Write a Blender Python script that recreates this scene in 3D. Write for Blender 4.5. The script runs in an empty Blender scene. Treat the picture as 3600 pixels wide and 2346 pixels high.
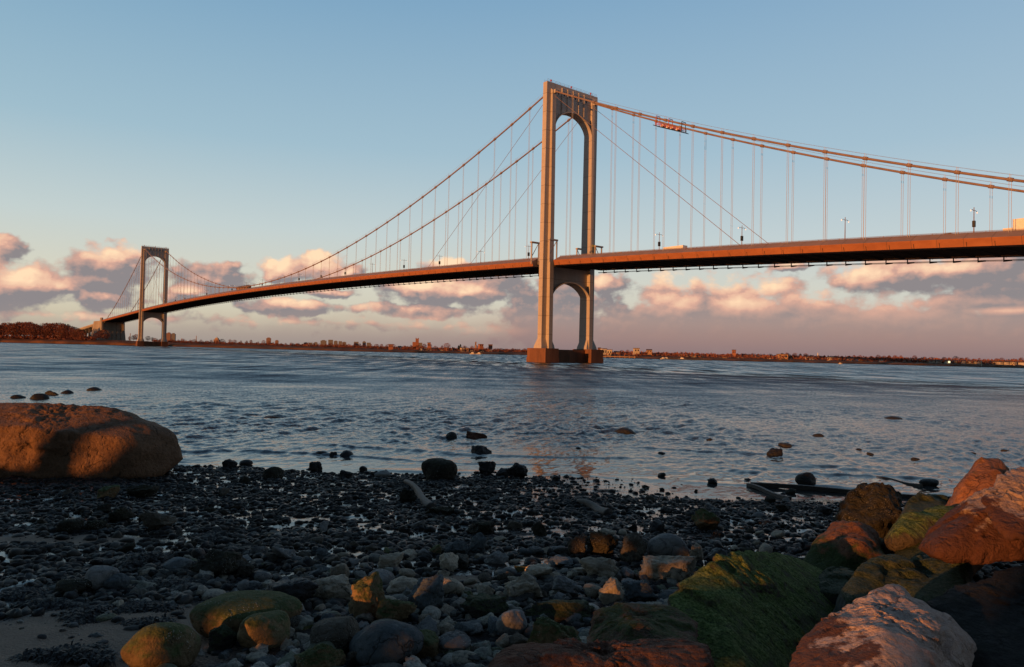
import bpy, bmesh, math, random
import numpy as np
from mathutils import Vector, Matrix

sc = bpy.context.scene
COL = sc.collection
rnd = random.Random(7)
R = math.radians

# ------------------------------------------------------------------ camera model
F_PX, CAM_H, PITCH, ROLL = 2590.3, 4.57, 0.0228, 0.0222      # in 3600 px wide photo
TX, TY, BA = 22.719, 308.604, 0.6781                           # near tower position and heading of the bridge
ES = np.array([math.sin(BA), -math.cos(BA)])                   # along the bridge, towards us
ET = np.array([math.cos(BA), math.sin(BA)])                    # across the bridge, away from us
VS = 3600 / 2380.0

def ray(u, v):
    a, b = u - 1800, v - 1173
    cr, sr = math.cos(ROLL), math.sin(ROLL)
    x = a * cr + b * sr
    y = -a * sr + b * cr
    cp, sp = math.cos(PITCH), math.sin(PITCH)
    up = -y / F_PX
    return np.array([x / F_PX, cp - up * sp, sp + up * cp])

def on_depth(u, v, D):
    d = ray(u, v)
    k = D / d[1]
    return np.array([0, 0, CAM_H]) + k * d

def on_span(u, v, t):                                          # -> s, z on a vertical plane along the bridge
    d = ray(u, v)
    k = (t - np.dot(np.array([-TX, -TY]), ET)) / np.dot(d[:2], ET)
    P = np.array([-TX, -TY]) + k * d[:2]
    return float(np.dot(P, ES)), CAM_H + k * d[2]

def bridge_xy(s, t):
    return TX + s * ES[0] + t * ET[0], TY + s * ES[1] + t * ET[1]

# ------------------------------------------------------------------ object helpers
def tag(o, label=None, cat=None, group=None, kind=None):
    if label: o['label'] = label
    if cat: o['category'] = cat
    if group: o['group'] = group
    if kind: o['kind'] = kind
    return o

def empty(name, loc=(0, 0, 0), rz=0.0, parent=None):
    o = bpy.data.objects.new(name, None)
    o.empty_display_size = 0.5
    COL.objects.link(o)
    o.location = loc
    o.rotation_euler = (0, 0, rz)
    if parent is not None: o.parent = parent
    return o

def obj_np(name, verts, faces, mats, parent=None, smooth=False, midx=None, loc=None):
    """verts (n,3) array, faces list of tuples or (m,k) array"""
    me = bpy.data.meshes.new(name)
    if isinstance(faces, np.ndarray):
        n, k = faces.shape
        me.vertices.add(len(verts))
        me.vertices.foreach_set('co', np.asarray(verts, dtype=np.float32).ravel())
        me.loops.add(n * k)
        me.loops.foreach_set('vertex_index', faces.astype(np.int32).ravel())
        me.polygons.add(n)
        me.polygons.foreach_set('loop_start', np.arange(0, n * k, k, dtype=np.int32))
        me.update(calc_edges=True)
        me.validate()
    else:
        me.from_pydata([tuple(v) for v in verts], [], [tuple(f) for f in faces])
        me.update()
    if not isinstance(mats, (list, tuple)): mats = [mats]
    for m in mats: me.materials.append(m)
    if midx is not None:
        me.polygons.foreach_set('material_index', np.asarray(midx, dtype=np.int32))
    if smooth:
        me.polygons.foreach_set('use_smooth', np.ones(len(me.polygons), dtype=bool))
    o = bpy.data.objects.new(name, me)
    COL.objects.link(o)
    if parent is not None: o.parent = parent
    if loc is not None: o.location = loc
    return o

class MB:
    """collects shapes into one mesh"""
    def __init__(self):
        self.v, self.f, self.m, self.mi = [], [], [], 0
    def face(self, idx):
        self.f.append(tuple(idx)); self.m.append(self.mi)
    def poly(self, pts):
        b = len(self.v)
        self.v += [tuple(p) for p in pts]
        self.face(range(b, b + len(pts)))
    def box(self, a, b):
        x0, y0, z0 = a; x1, y1, z1 = b
        k = len(self.v)
        self.v += [(x0,y0,z0),(x1,y0,z0),(x1,y1,z0),(x0,y1,z0),(x0,y0,z1),(x1,y0,z1),(x1,y1,z1),(x0,y1,z1)]
        for q in ((0,3,2,1),(4,5,6,7),(0,1,5,4),(1,2,6,5),(2,3,7,6),(3,0,4,7)):
            self.face([k + i for i in q])
    def hexa(self, lo, hi):
        """two quads of four points each, lower and upper, same winding"""
        k = len(self.v)
        self.v += [tuple(p) for p in lo] + [tuple(p) for p in hi]
        n = len(lo)
        self.face([k + i for i in range(n)][::-1])
        self.face([k + n + i for i in range(n)])
        for i in range(n):
            j = (i + 1) % n
            self.face([k + i, k + j, k + n + j, k + n + i])
    def tube(self, pts, r, n=6, cap=True):
        """pts list of Vector; r float or list"""
        pts = [Vector(p) for p in pts]
        k = len(self.v)
        rr = r if isinstance(r, (list, tuple)) else [r] * len(pts)
        up = Vector((0, 0, 1))
        for i, p in enumerate(pts):
            d = (pts[min(i + 1, len(pts) - 1)] - pts[max(i - 1, 0)])
            if d.length < 1e-9: d = Vector((0, 0, 1))
            d.normalize()
            a = d.cross(up)
            if a.length < 1e-3: a = d.cross(Vector((1, 0, 0)))
            a.normalize()
            b = d.cross(a)
            for j in range(n):
                an = 2 * math.pi * j / n
                self.v.append(tuple(p + (a * math.cos(an) + b * math.sin(an)) * rr[i]))
        for i in range(len(pts) - 1):
            for j in range(n):
                q = (j + 1) % n
                self.face((k + i * n + j, k + i * n + q, k + (i + 1) * n + q, k + (i + 1) * n + j))
        if cap:
            self.face([k + j for j in range(n)][::-1])
            self.face([k + (len(pts) - 1) * n + j for j in range(n)])
    def extrude(self, prof, xs):
        """prof(x) -> list of (y,z); lofted along x"""
        k = len(self.v)
        n = None
        for x in xs:
            p = prof(x)
            n = len(p)
            self.v += [(x, a, b) for a, b in p]
        for i in range(len(xs) - 1):
            for j in range(n):
                q = (j + 1) % n
                self.face((k + i * n + j, k + (i + 1) * n + j, k + (i + 1) * n + q, k + i * n + q))
        self.face([k + j for j in range(n)])
        self.face([k + (len(xs) - 1) * n + j for j in range(n)][::-1])
    def build(self, name, mats, parent=None, smooth=False, loc=None, fix=True):
        o = obj_np(name, self.v, self.f, mats, parent, smooth, self.m, loc)
        if fix:
            bm = bmesh.new(); bm.from_mesh(o.data)
            bmesh.ops.recalc_face_normals(bm, faces=bm.faces)
            bm.to_mesh(o.data); bm.free()
        return o

def dup(o, parent=None):
    c = o.copy()
    COL.objects.link(c)
    if parent is not None: c.parent = parent
    for ch in list(o.children):
        dup(ch, c)
    return c

# ------------------------------------------------------------------ numpy noise
_pr = np.random.RandomState(11)
_perm = np.concatenate([_pr.permutation(256)] * 3).astype(np.int64)
_grad = _pr.normal(size=(256, 3)); _grad /= np.linalg.norm(_grad, axis=1)[:, None]
def gnoise(p):
    p = np.asarray(p, dtype=np.float64)
    i = np.floor(p).astype(np.int64); f = p - i
    u = f * f * f * (f * (f * 6 - 15) + 10)
    i &= 255
    out = 0
    for dx in (0, 1):
        wx = u[:, 0] if dx else 1 - u[:, 0]
        for dy in (0, 1):
            wy = u[:, 1] if dy else 1 - u[:, 1]
            for dz in (0, 1):
                wz = u[:, 2] if dz else 1 - u[:, 2]
                h = _perm[_perm[_perm[(i[:, 0] + dx) & 255] + ((i[:, 1] + dy) & 255)] + ((i[:, 2] + dz) & 255)]
                g = _grad[h]
                out = out + wx * wy * wz * (g[:, 0] * (f[:, 0] - dx) + g[:, 1] * (f[:, 1] - dy) + g[:, 2] * (f[:, 2] - dz))
    return out * 1.6
def fbm(p, oct=4, gain=0.5, lac=2.03):
    p = np.asarray(p, dtype=np.float64)
    a, s = 1.0, 0
    for k in range(oct):
        s = s + a * gnoise(p + 17.3 * k)
        p = p * lac; a *= gain
    return s

_ico = {}
def ico(n):
    if n not in _ico:
        bm = bmesh.new()
        bmesh.ops.create_icosphere(bm, subdivisions=n, radius=1.0)
        v = np.array([w.co[:] for w in bm.verts]); v /= np.linalg.norm(v, axis=1)[:, None]
        bm.verts.index_update()
        f = np.array([[w.index for w in q.verts] for q in bm.faces], dtype=np.int32)
        bm.free()
        _ico[n] = (v, f)
    return _ico[n]

# ------------------------------------------------------------------ node helpers
class NT:
    def __init__(self, tree): self.t = tree; self.n = tree.nodes; self.l = tree.links
    def new(self, typ, **kw):
        nd = self.n.new(typ)
        for k, v in kw.items(): setattr(nd, k, v)
        return nd
    def put(self, sock, v):
        if v is None: return
        if isinstance(v, bpy.types.NodeSocket): self.l.new(v, sock)
        else: sock.default_value = v
    def math(self, op, a, b=None, c=None, clamp=False):
        nd = self.new('ShaderNodeMath', operation=op, use_clamp=clamp)
        self.put(nd.inputs[0], a); self.put(nd.inputs[1], b)
        if c is not None: self.put(nd.inputs[2], c)
        return nd.outputs[0]
    def vmath(self, op, a, b=None, c=None):
        nd = self.new('ShaderNodeVectorMath', operation=op)
        self.put(nd.inputs[0], a)
        if b is not None: self.put(nd.inputs[3] if op == 'SCALE' else nd.inputs[1], b)
        if c is not None: self.put(nd.inputs[2], c)
        return nd.outputs['Value'] if op in ('LENGTH', 'DOT_PRODUCT', 'DISTANCE') else nd.outputs[0]
    def noise(self, vec, scale, detail=4, rough=0.55, dist=0.0, lac=2.0, out=0):
        nd = self.new('ShaderNodeTexNoise')
        self.put(nd.inputs['Vector'], vec)
        self.put(nd.inputs['Scale'], scale); self.put(nd.inputs['Detail'], detail)
        self.put(nd.inputs['Roughness'], rough); self.put(nd.inputs['Distortion'], dist); self.put(nd.inputs['Lacunarity'], lac)
        return nd.outputs[out]
    def voro(self, vec, scale, feature='F1', out='Distance', rand=1.0):
        nd = self.new('ShaderNodeTexVoronoi', feature=feature)
        self.put(nd.inputs['Vector'], vec); self.put(nd.inputs['Scale'], scale); self.put(nd.inputs['Randomness'], rand)
        return nd.outputs[out]
    def mapr(self, v, a, b, c=0.0, d=1.0, typ='SMOOTHSTEP'):
        nd = self.new('ShaderNodeMapRange', interpolation_type=typ)
        self.put(nd.inputs[0], v); self.put(nd.inputs[1], a); self.put(nd.inputs[2], b)
        self.put(nd.inputs[3], c); self.put(nd.inputs[4], d)
        return nd.outputs[0]
    def mix(self, f, a, b, blend='MIX'):
        nd = self.new('ShaderNodeMix', data_type='RGBA', blend_type=blend)
        self.put(nd.inputs[0], f)
        for s, v in ((nd.inputs[6], a), (nd.inputs[7], b)):
            if isinstance(v, (tuple, list)): v = (v[0], v[1], v[2], 1)
            self.put(s, v)
        return nd.outputs[2]
    def sep(self, v):
        nd = self.new('ShaderNodeSeparateXYZ'); self.put(nd.inputs[0], v); return nd.outputs
    def comb(self, x, y, z):
        nd = self.new('ShaderNodeCombineXYZ')
        self.put(nd.inputs[0], x); self.put(nd.inputs[1], y); self.put(nd.inputs[2], z)
        return nd.outputs[0]
    def bump(self, h, strength, dist, normal=None):
        nd = self.new('ShaderNodeBump')
        self.put(nd.inputs['Height'], h); self.put(nd.inputs['Strength'], strength); self.put(nd.inputs['Distance'], dist)
        if normal is not None: self.put(nd.inputs['Normal'], normal)
        return nd.outputs[0]

def new_mat(name):
    m = bpy.data.materials.new(name)
    m.use_nodes = True
    t = NT(m.node_tree)
    b = m.node_tree.nodes['Principled BSDF']
    return m, t, b

def paint(name, c1, c2, rough=0.6, scale=0.35, streak=True, metal=0.0, spec=0.3, rust=None, rust_amt=0.62):
    m, t, b = new_mat(name)
    tc = t.new('ShaderNodeTexCoord').outputs['Object']
    mp = t.vmath('MULTIPLY', tc, (1, 1, 0.12 if streak else 1.0))
    n = t.noise(mp, scale, 6, 0.6)
    n2 = t.noise(tc, scale * 7, 4, 0.6)
    c = t.mix(t.mapr(n, 0.32, 0.68), c1, c2)
    c = t.mix(t.math('MULTIPLY', t.mapr(n2, 0.35, 0.75), 0.3), c, (c1[0]*.55, c1[1]*.53, c1[2]*.5))
    if rust:
        n3 = t.noise(t.vmath('MULTIPLY', tc, (1.4, 1.4, 0.25)), scale * 2.2, 7, 0.65)
        c = t.mix(t.mapr(n3, rust_amt - .06, rust_amt + .08), c, rust)
    t.put(b.inputs['Base Color'], c)
    b.inputs['Roughness'].default_value = rough
    b.inputs['Metallic'].default_value = metal
    b.inputs['Specular IOR Level'].default_value = spec
    return m

def plain(name, c, rough=0.7, spec=0.3, emit=None, estr=1.0, var=0.25, scale=2.0):
    m, t, b = new_mat(name)
    tc = t.new('ShaderNodeTexCoord').outputs['Object']
    n = t.noise(tc, scale, 4, 0.6)
    t.put(b.inputs['Base Color'], t.mix(n, tuple(x * (1 - var) for x in c), tuple(min(1, x * (1 + var)) for x in c)))
    b.inputs['Roughness'].default_value = rough
    b.inputs['Specular IOR Level'].default_value = spec
    if emit:
        b.inputs['Emission Color'].default_value = (*emit, 1)
        b.inputs['Emission Strength'].default_value = estr
    return m
SKY_GAIN = (0.05, 0.05, 0.05)
SKY_MIX = 0.9
# ------------------------------------------------------------------ camera, sun, sky
cam_d = bpy.data.cameras.new('camera')
cam = bpy.data.objects.new('camera', cam_d)
COL.objects.link(cam)
cam_d.sensor_width = 36.0
cam_d.lens = 36.0 * F_PX / 3600.0
cam_d.clip_start = 0.1; cam_d.clip_end = 30000
_cr, _sr, _cp, _sp = math.cos(ROLL), math.sin(ROLL), math.cos(PITCH), math.sin(PITCH)
_R, _U, _F = Vector((1, 0, 0)), Vector((0, -_sp, _cp)), Vector((0, _cp, _sp))
_rt = _R * _cr + _U * _sr
_up = _U * _cr - _R * _sr
M = Matrix((( _rt.x, _up.x, -_F.x, 0), (_rt.y, _up.y, -_F.y, 0), (_rt.z, _up.z, -_F.z, CAM_H), (0, 0, 0, 1)))
cam.matrix_world = M
sc.camera = cam

SUN_AZ = math.atan2(-0.722, -0.692)          # compass style: x = sin, y = cos
SUN_EL = R(5.5)
SUN = Vector((math.sin(SUN_AZ) * math.cos(SUN_EL), math.cos(SUN_AZ) * math.cos(SUN_EL), math.sin(SUN_EL)))
sd = bpy.data.lights.new('sun', 'SUN')
sun = bpy.data.objects.new('sun', sd)
COL.objects.link(sun)
sd.energy = 5.0
sd.angle = R(0.55)
sd.color = (1.0, 0.385, 0.10)
sun.rotation_euler = SUN.to_track_quat('Z', 'Y').to_euler()

w = bpy.data.worlds.new('World')
sc.world = w
w.use_nodes = True
wt = NT(w.node_tree)
wt.n.clear()
wout = wt.new('ShaderNodeOutputWorld')
bg = wt.new('ShaderNodeBackground')
sky = wt.new('ShaderNodeTexSky', sky_type='NISHITA')
sky.sun_disc = False
sky.sun_elevation = SUN_EL
sky.sun_rotation = SUN_AZ
sky.altitude = 0; sky.air_density = 1.0; sky.dust_density = 1.2; sky.ozone_density = 2.0

# cloud positions are given as compass bearing and height angle
def azel(xv, yv):
    d = ray(xv * VS, yv * VS)
    d = d / np.linalg.norm(d)
    return math.atan2(d[0], d[1]), math.asin(d[2])
PXR = VS / F_PX

gt = bpy.data.node_groups.new('cloud_field', 'ShaderNodeTree')
gt.interface.new_socket('P', in_out='INPUT', socket_type='NodeSocketVector')
gt.interface.new_socket('D', in_out='OUTPUT', socket_type='NodeSocketFloat')
g = NT(gt)
gi = g.new('NodeGroupInput'); go = g.new('NodeGroupOutput')
P = gi.outputs[0]
wn = g.noise(P, 34, 3, 0.6, out=1)
Pw = g.vmath('ADD', P, g.vmath('MULTIPLY', g.vmath('SUBTRACT', wn, (0.5, 0.5, 0.5)), (0.034, 0.020, 0)))
BLOBS = [  # x, y, rx, ry (centre and reach), weight
    (12, 582, 46, 40, 1), (-70, 610, 80, 50, 1),
    (68, 664, 98, 54, 1), (-60, 680, 110, 50, 1), (140, 668, 42, 34, .9),
    (250, 634, 96, 62, 1), (292, 600, 52, 44, 1), (248, 696, 98, 28, 1),
    (490, 654, 108, 46, 1), (430, 680, 60, 24, 1), (520, 632, 50, 30, 1),
    (655, 630, 56, 44, 1), (748, 622, 70, 48, 1), (815, 634, 46, 32, 1),
    (675, 714, 130, 26, 1), (770, 682, 100, 18, .9),
    (1060, 676, 226, 44, 1), (960, 668, 90, 36, 1), (975, 722, 185, 24, 1), (1040, 615, 80, 24, 1), (1150, 650, 90, 40, 1),
    (1405, 664, 52, 40, 1), (1450, 770, 110, 88, 1), (1580, 745, 160, 128, 1), (1730, 745, 150, 122, 1), (1880, 765, 170, 110, 1), (2080, 790, 220, 118, 1), (2320, 800, 220, 110, 1), (1290, 735, 170, 125, 1),
    (2110, 640, 185, 54, 1), (2290, 632, 190, 62, 1), (2440, 640, 180, 80, 1),
    (2290, 702, 160, 34, 1), (2430, 720, 180, 44, 1),
    (1838, 618, 58, 15, .9),
    (-250, 660, 160, 60, 1), (2650, 650, 180, 70, 1),
]
acc = None
for (x, y, rx, ry, wgt) in BLOBS:
    a, e = azel(x, y)
    d = g.vmath('LENGTH', g.vmath('MULTIPLY', g.vmath('SUBTRACT', Pw, (a, e, 0)), (1 / (rx * PXR), 1 / (ry * PXR), 0)))
    v = g.math('SUBTRACT', wgt, d)
    acc = v if acc is None else g.math('SMOOTH_MAX', acc, v, 0.25)
# low broken bank along the horizon
el = g.sep(Pw)[1]
az_ = g.sep(Pw)[0]
band = g.math('SUBTRACT', 0.24, g.math('ABSOLUTE', g.math('DIVIDE', g.math('SUBTRACT', el, 0.030), 0.040)))
acc = g.math('SMOOTH_MAX', acc, band, 0.2)
Ps = g.vmath('MULTIPLY', P, (1.0, 1.5, 1.0))
n1 = g.noise(Ps, 24, 6, 0.56, 0.0)
n2 = g.voro(g.vmath('ADD', Ps, g.vmath('SCALE', wn, 0.03)), 44, 'F1')
dens = g.math('ADD', acc, g.math('MULTIPLY', g.math('SUBTRACT', n1, 0.5), 1.35))
dens = g.math('ADD', dens, g.math('MULTIPLY', g.math('SUBTRACT', 0.35, n2), 0.34))
g.l.new(dens, go.inputs[0])

tcw = wt.new('ShaderNodeTexCoord').outputs['Generated']
sx, sy, sz = wt.sep(tcw)
az = wt.math('ARCTAN2', sx, sy)
elv = wt.math('ARCSINE', sz)
PV = wt.comb(az, elv, 0)
def field(vec):
    nd = wt.new('ShaderNodeGroup'); nd.node_tree = gt
    wt.put(nd.inputs[0], vec)
    return nd.outputs[0]
D0 = field(PV)
D1 = field(wt.vmath('ADD', PV, (-0.0050, 0.0062, 0)))
alpha = wt.mapr(D0, -0.02, 0.34)
relief = wt.math('MULTIPLY', wt.math('SUBTRACT', D0, D1), 1.6)
# how much of the warm light reaches a cloud: bright heads against the grey mass
SPOTS = [(40, 640, 80, 34, 1.15), (105, 660, 60, 24, .9), (255, 590, 60, 26, 1.1), (305, 578, 40, 22, 1.2), (0, 590, 40, 40, .5), (650, 615, 56, 36, 1.35), (750, 605, 60, 40, 1.4), (770, 640, 70, 24, .9), (970, 662, 70, 30, 1.35), (1070, 672, 110, 26, 1.0), (690, 702, 70, 14, 1.0),
         (450, 672, 36, 16, 1.1), (1040, 604, 70, 18, 1.5), (1570, 645, 80, 34, 1.6), (1680, 655, 80, 34, 1.3), (1790, 665, 70, 34, 1.25), (1560, 700, 90, 30, .9), (1730, 705, 90, 30, 1.15), (1880, 690, 110, 34, .8), (2000, 635, 80, 36, 1.15), (2170, 620, 120, 24, .9), (2060, 710, 160, 40, .55),
         (1400, 655, 40, 26, .8), (640, 748, 120, 18, 1.0), (1000, 750, 150, 24, 1.1), (200, 738, 180, 14, .9), (1110, 768, 120, 18, 1.0), (820, 742, 90, 16, 1.0), (2330, 722, 70, 9, .9), (430, 765, 60, 18, .9), (860, 718, 40, 18, .7)]
sp = None
for (x, y, rx, ry, wgt) in SPOTS:
    a, e = azel(x, y)
    d = wt.vmath('LENGTH', wt.vmath('MULTIPLY', wt.vmath('SUBTRACT', PV, (a, e, 0)), (1 / (rx * PXR), 1 / (ry * PXR), 0)))
    v = wt.math('MULTIPLY', wt.mapr(d, 1.35, 0.0), wgt)
    sp = v if sp is None else wt.math('MAXIMUM', sp, v)
lit = wt.math('ADD', wt.math('MULTIPLY', wt.math('MULTIPLY', relief, wt.mapr(wt.math('SUBTRACT', elv, wt.math('MULTIPLY', az, .05)), .015, .085, .30, 1.0)), 0.62), wt.math('MULTIPLY', sp, 0.66))
lit = wt.math('ADD', lit, 0.0)
lit = wt.math('MINIMUM', wt.math('MAXIMUM', lit, 0.0), 1.25)
CLOUD_GREY = (0.275, 0.250, 0.258)
c_cl = wt.mix(wt.mapr(lit, 0.0, 0.5, typ='LINEAR'), CLOUD_GREY, (0.76, 0.43, 0.325))
c_cl = wt.mix(wt.mapr(lit, 0.42, 1.05, typ='LINEAR'), c_cl, (1.05, 0.75, 0.49))
# clear sky: the sky texture, graded by height
sk = wt.vmath('MULTIPLY', sky.outputs[0], (SKY_GAIN[0], SKY_GAIN[1], SKY_GAIN[2]))
def ramp(fac, stops):
    nd = wt.new('ShaderNodeValToRGB')
    wt.put(nd.inputs[0], fac)
    e = nd.color_ramp.elements
    e[0].position = stops[0][0]; e[0].color = (*stops[0][1], 1)
    e[1].position = stops[1][0]; e[1].color = (*stops[1][1], 1)
    for p, c in stops[2:]:
        q = e.new(p); q.color = (*c, 1)
    return nd.outputs[0]
clear = ramp(elv, [(0.0, (.50, .44, .36)), (0.035, (.70, .63, .47)), (0.085, (.74, .72, .59)), (0.15, (.61, .70, .69)), (0.26, (.385, .565, .67)), (0.45, (.205, .40, .59)), (0.65, (.09, .20, .35)), (1.0, (.032, .072, .14))])
clear = wt.mix(wt.mapr(az, -0.6, 0.6, 0.0, 0.20, typ='LINEAR'), clear, (.50, .60, .76))
clear = wt.vmath('SCALE', clear, wt.mapr(sy, 0.30, -0.4, 1.0, 0.26))
sk2 = wt.mix(SKY_MIX, sk, clear)
col = wt.mix(alpha, sk2, c_cl)
# haze bank low over the water, mauve, higher towards the right
hz_top = wt.mapr(az, -0.55, 0.25, 0.046, 0.078, typ='LINEAR')
hz = wt.mapr(wt.math('ADD', elv, wt.math('MULTIPLY', wt.math('SUBTRACT', wt.noise(PV, 14, 5, .55), .5), .03)), hz_top, wt.math('MULTIPLY', hz_top, .15))
hz = wt.math('MULTIPLY', hz, wt.mapr(az, -0.5, 0.2, 0.55, 0.93, typ='LINEAR'))
hzc = ramp(elv, [(0.0, (.27, .185, .19)), (0.03, (.40, .255, .22)), (0.075, (.74, .46, .335))])
hzc = wt.mix(wt.mapr(az, -0.5, 0.0, 0.75, 0.0, typ='LINEAR'), hzc, ramp(elv, [(0.0, (.30, .26, .255)), (0.05, (.44, .36, .29))]))
hz = wt.math('MULTIPLY', hz, wt.mapr(lit, .35, 1.0, 1.0, .62, typ='LINEAR'))
col = wt.mix(hz, col, hzc)
bg.inputs['Strength'].default_value = 0.15
wt.put(bg.inputs['Color'], wt.vmath('SCALE', col, 1 / 0.15))
bg2 = wt.new('ShaderNodeBackground')
bg2.inputs['Strength'].default_value = 0.15
wt.put(bg2.inputs['Color'], wt.vmath('SCALE', sk2, 1 / 0.15))
msh = wt.new('ShaderNodeMixShader')
wt.put(msh.inputs[0], wt.math('GREATER_THAN', elv, 0.185))
wt.l.new(bg.outputs[0], msh.inputs[1]); wt.l.new(bg2.outputs[0], msh.inputs[2])
wt.l.new(msh.outputs[0], wout.inputs[0])
w.cycles.sampling_method = 'MANUAL'
w.cycles.sample_map_resolution = 512
sc.view_settings.view_transform = 'Standard'
sc.view_settings.look = 'None'
sc.view_settings.exposure = 0.0
sc.view_settings.gamma = 1.0
sc.view_settings.use_curve_mapping = False
# ------------------------------------------------------------------ bridge materials
M_TOWER = paint('tower_paint', (0.52, 0.47, 0.43), (0.41, 0.37, 0.34), 0.55, 0.10, rust=(0.20, 0.10, 0.05), rust_amt=0.74)
def _seams(m):
    t = NT(m.node_tree); b = m.node_tree.nodes['Principled BSDF']
    src = b.inputs['Base Color'].links[0].from_socket
    x, y, z = t.sep(t.new('ShaderNodeTexCoord').outputs['Object'])
    a = t.math('LESS_THAN', t.math('ABSOLUTE', t.math('SUBTRACT', t.math('FRACT', t.math('DIVIDE', z, 7.6)), .5)), .010)
    pl = t.noise(t.comb(t.math('FLOOR', t.math('DIVIDE', t.math('ADD', z, 3.8), 7.6)), t.math('FLOOR', t.math('DIVIDE', y, 2.0)), .5), .7, 0)
    c = t.mix(t.math('MULTIPLY', pl, .35), src, (.26, .22, .19))
    t.put(b.inputs['Base Color'], t.mix(t.math('MULTIPLY', a, .7), c, (.10, .07, .05)))
_seams(M_TOWER)
M_CABLE = paint('cable_paint', (0.27, 0.19, 0.16), (0.20, 0.14, 0.12), 0.55, 0.5, False)
M_ROPE = plain('rope_steel', (0.40, 0.37, 0.37), 0.5)
M_DARK = plain('dark_steel', (0.035, 0.032, 0.030), 0.7)
M_PIER = paint('pier_concrete', (0.22, 0.095, 0.052), (0.12, 0.055, 0.034), 0.85, 0.25, rust=(0.10, 0.05, 0.03), rust_amt=0.60)
M_CONC = paint('anchorage_concrete', (0.36, 0.31, 0.26), (0.25, 0.21, 0.17), 0.85, 0.06)
M_ROAD = plain('asphalt', (0.05, 0.05, 0.05), 0.9)
M_GIRD = plain('girder_underside', (0.045, 0.035, 0.028), 0.8)
M_RED = plain('red_paint', (0.42, 0.06, 0.05), 0.6)
M_WHITE = plain('white_paint', (0.75, 0.72, 0.70), 0.5)
M_BLACK = plain('black_paint', (0.02, 0.02, 0.02), 0.5)
M_LAMP = plain('lamp_glass', (0.8, 0.8, 0.75), 0.3, emit=(1.0, 0.93, 0.82), estr=.5)
M_YEL = plain('yellow_paint', (0.65, 0.48, 0.08), 0.6)

def fairing_material(name, ca, cb, cc):
    m, t, b = new_mat(name)
    tc = t.new('ShaderNodeTexCoord').outputs['Object']
    x, y, z = t.sep(tc)
    seam = t.math('LESS_THAN', t.math('ABSOLUTE', t.math('SUBTRACT', t.math('FRACT', t.math('DIVIDE', x, 6.095)), 0.5)), 0.0075)
    n = t.noise(t.vmath('MULTIPLY', tc, (0.5, 1.0, 1.0)), 0.5, 6, 0.6)
    pn = t.noise(t.comb(t.math('FLOOR', t.math('ADD', t.math('DIVIDE', x, 6.095), 0.5)), 0.5, 0.5), 0.83, 0)
    c = t.mix(t.mapr(n, 0.3, 0.7), ca, cb)
    c = t.mix(t.math('MULTIPLY', pn, 0.35), c, cc)
    c = t.mix(seam, c, (0.06, 0.045, 0.035))
    t.put(b.inputs['Base Color'], c)
    b.inputs['Roughness'].default_value = 0.6
    b.inputs['Specular IOR Level'].default_value = 0.25
    return m
M_FAIR = fairing_material('fairing_paint', (.30, .205, .165), (.24, .165, .135), (.19, .13, .105))
M_FAIRL = fairing_material('fairing_orange', (.36, .135, .055), (.28, .10, .042), (.22, .08, .036))  # lower panels, a more saturated orange than the upper ones

HT, SPAN, SIDE = 114.9, 700.4, 225.0
CT = 11.35                                      # half distance between the cables
def deck_z(s):
    if s > 0: return 42.9 - 0.0385 * s - 0.00005 * s * s
    if s < -SPAN: return 42.9 + 0.0345 * (s + SPAN)
    q = (s + SPAN / 2) / (SPAN / 2)
    return 48.4 - 5.5 * q * q
def cable_z(s):
    if s > 0: return 112.3 - 0.466 * s + 0.00044 * s * s
    if s < -SPAN:
        r = -(s + SPAN); return 112.3 - 0.466 * r + 0.00044 * r * r
    q = (s + SPAN / 2) / (SPAN / 2)
    return 50.2 + 62.1 * q * q

bridge = empty('suspension_bridge', (TX, TY, 0), BA - math.pi / 2)
tag(bridge, 'long steel suspension bridge with two arched towers crossing the strait', 'bridge')

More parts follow.
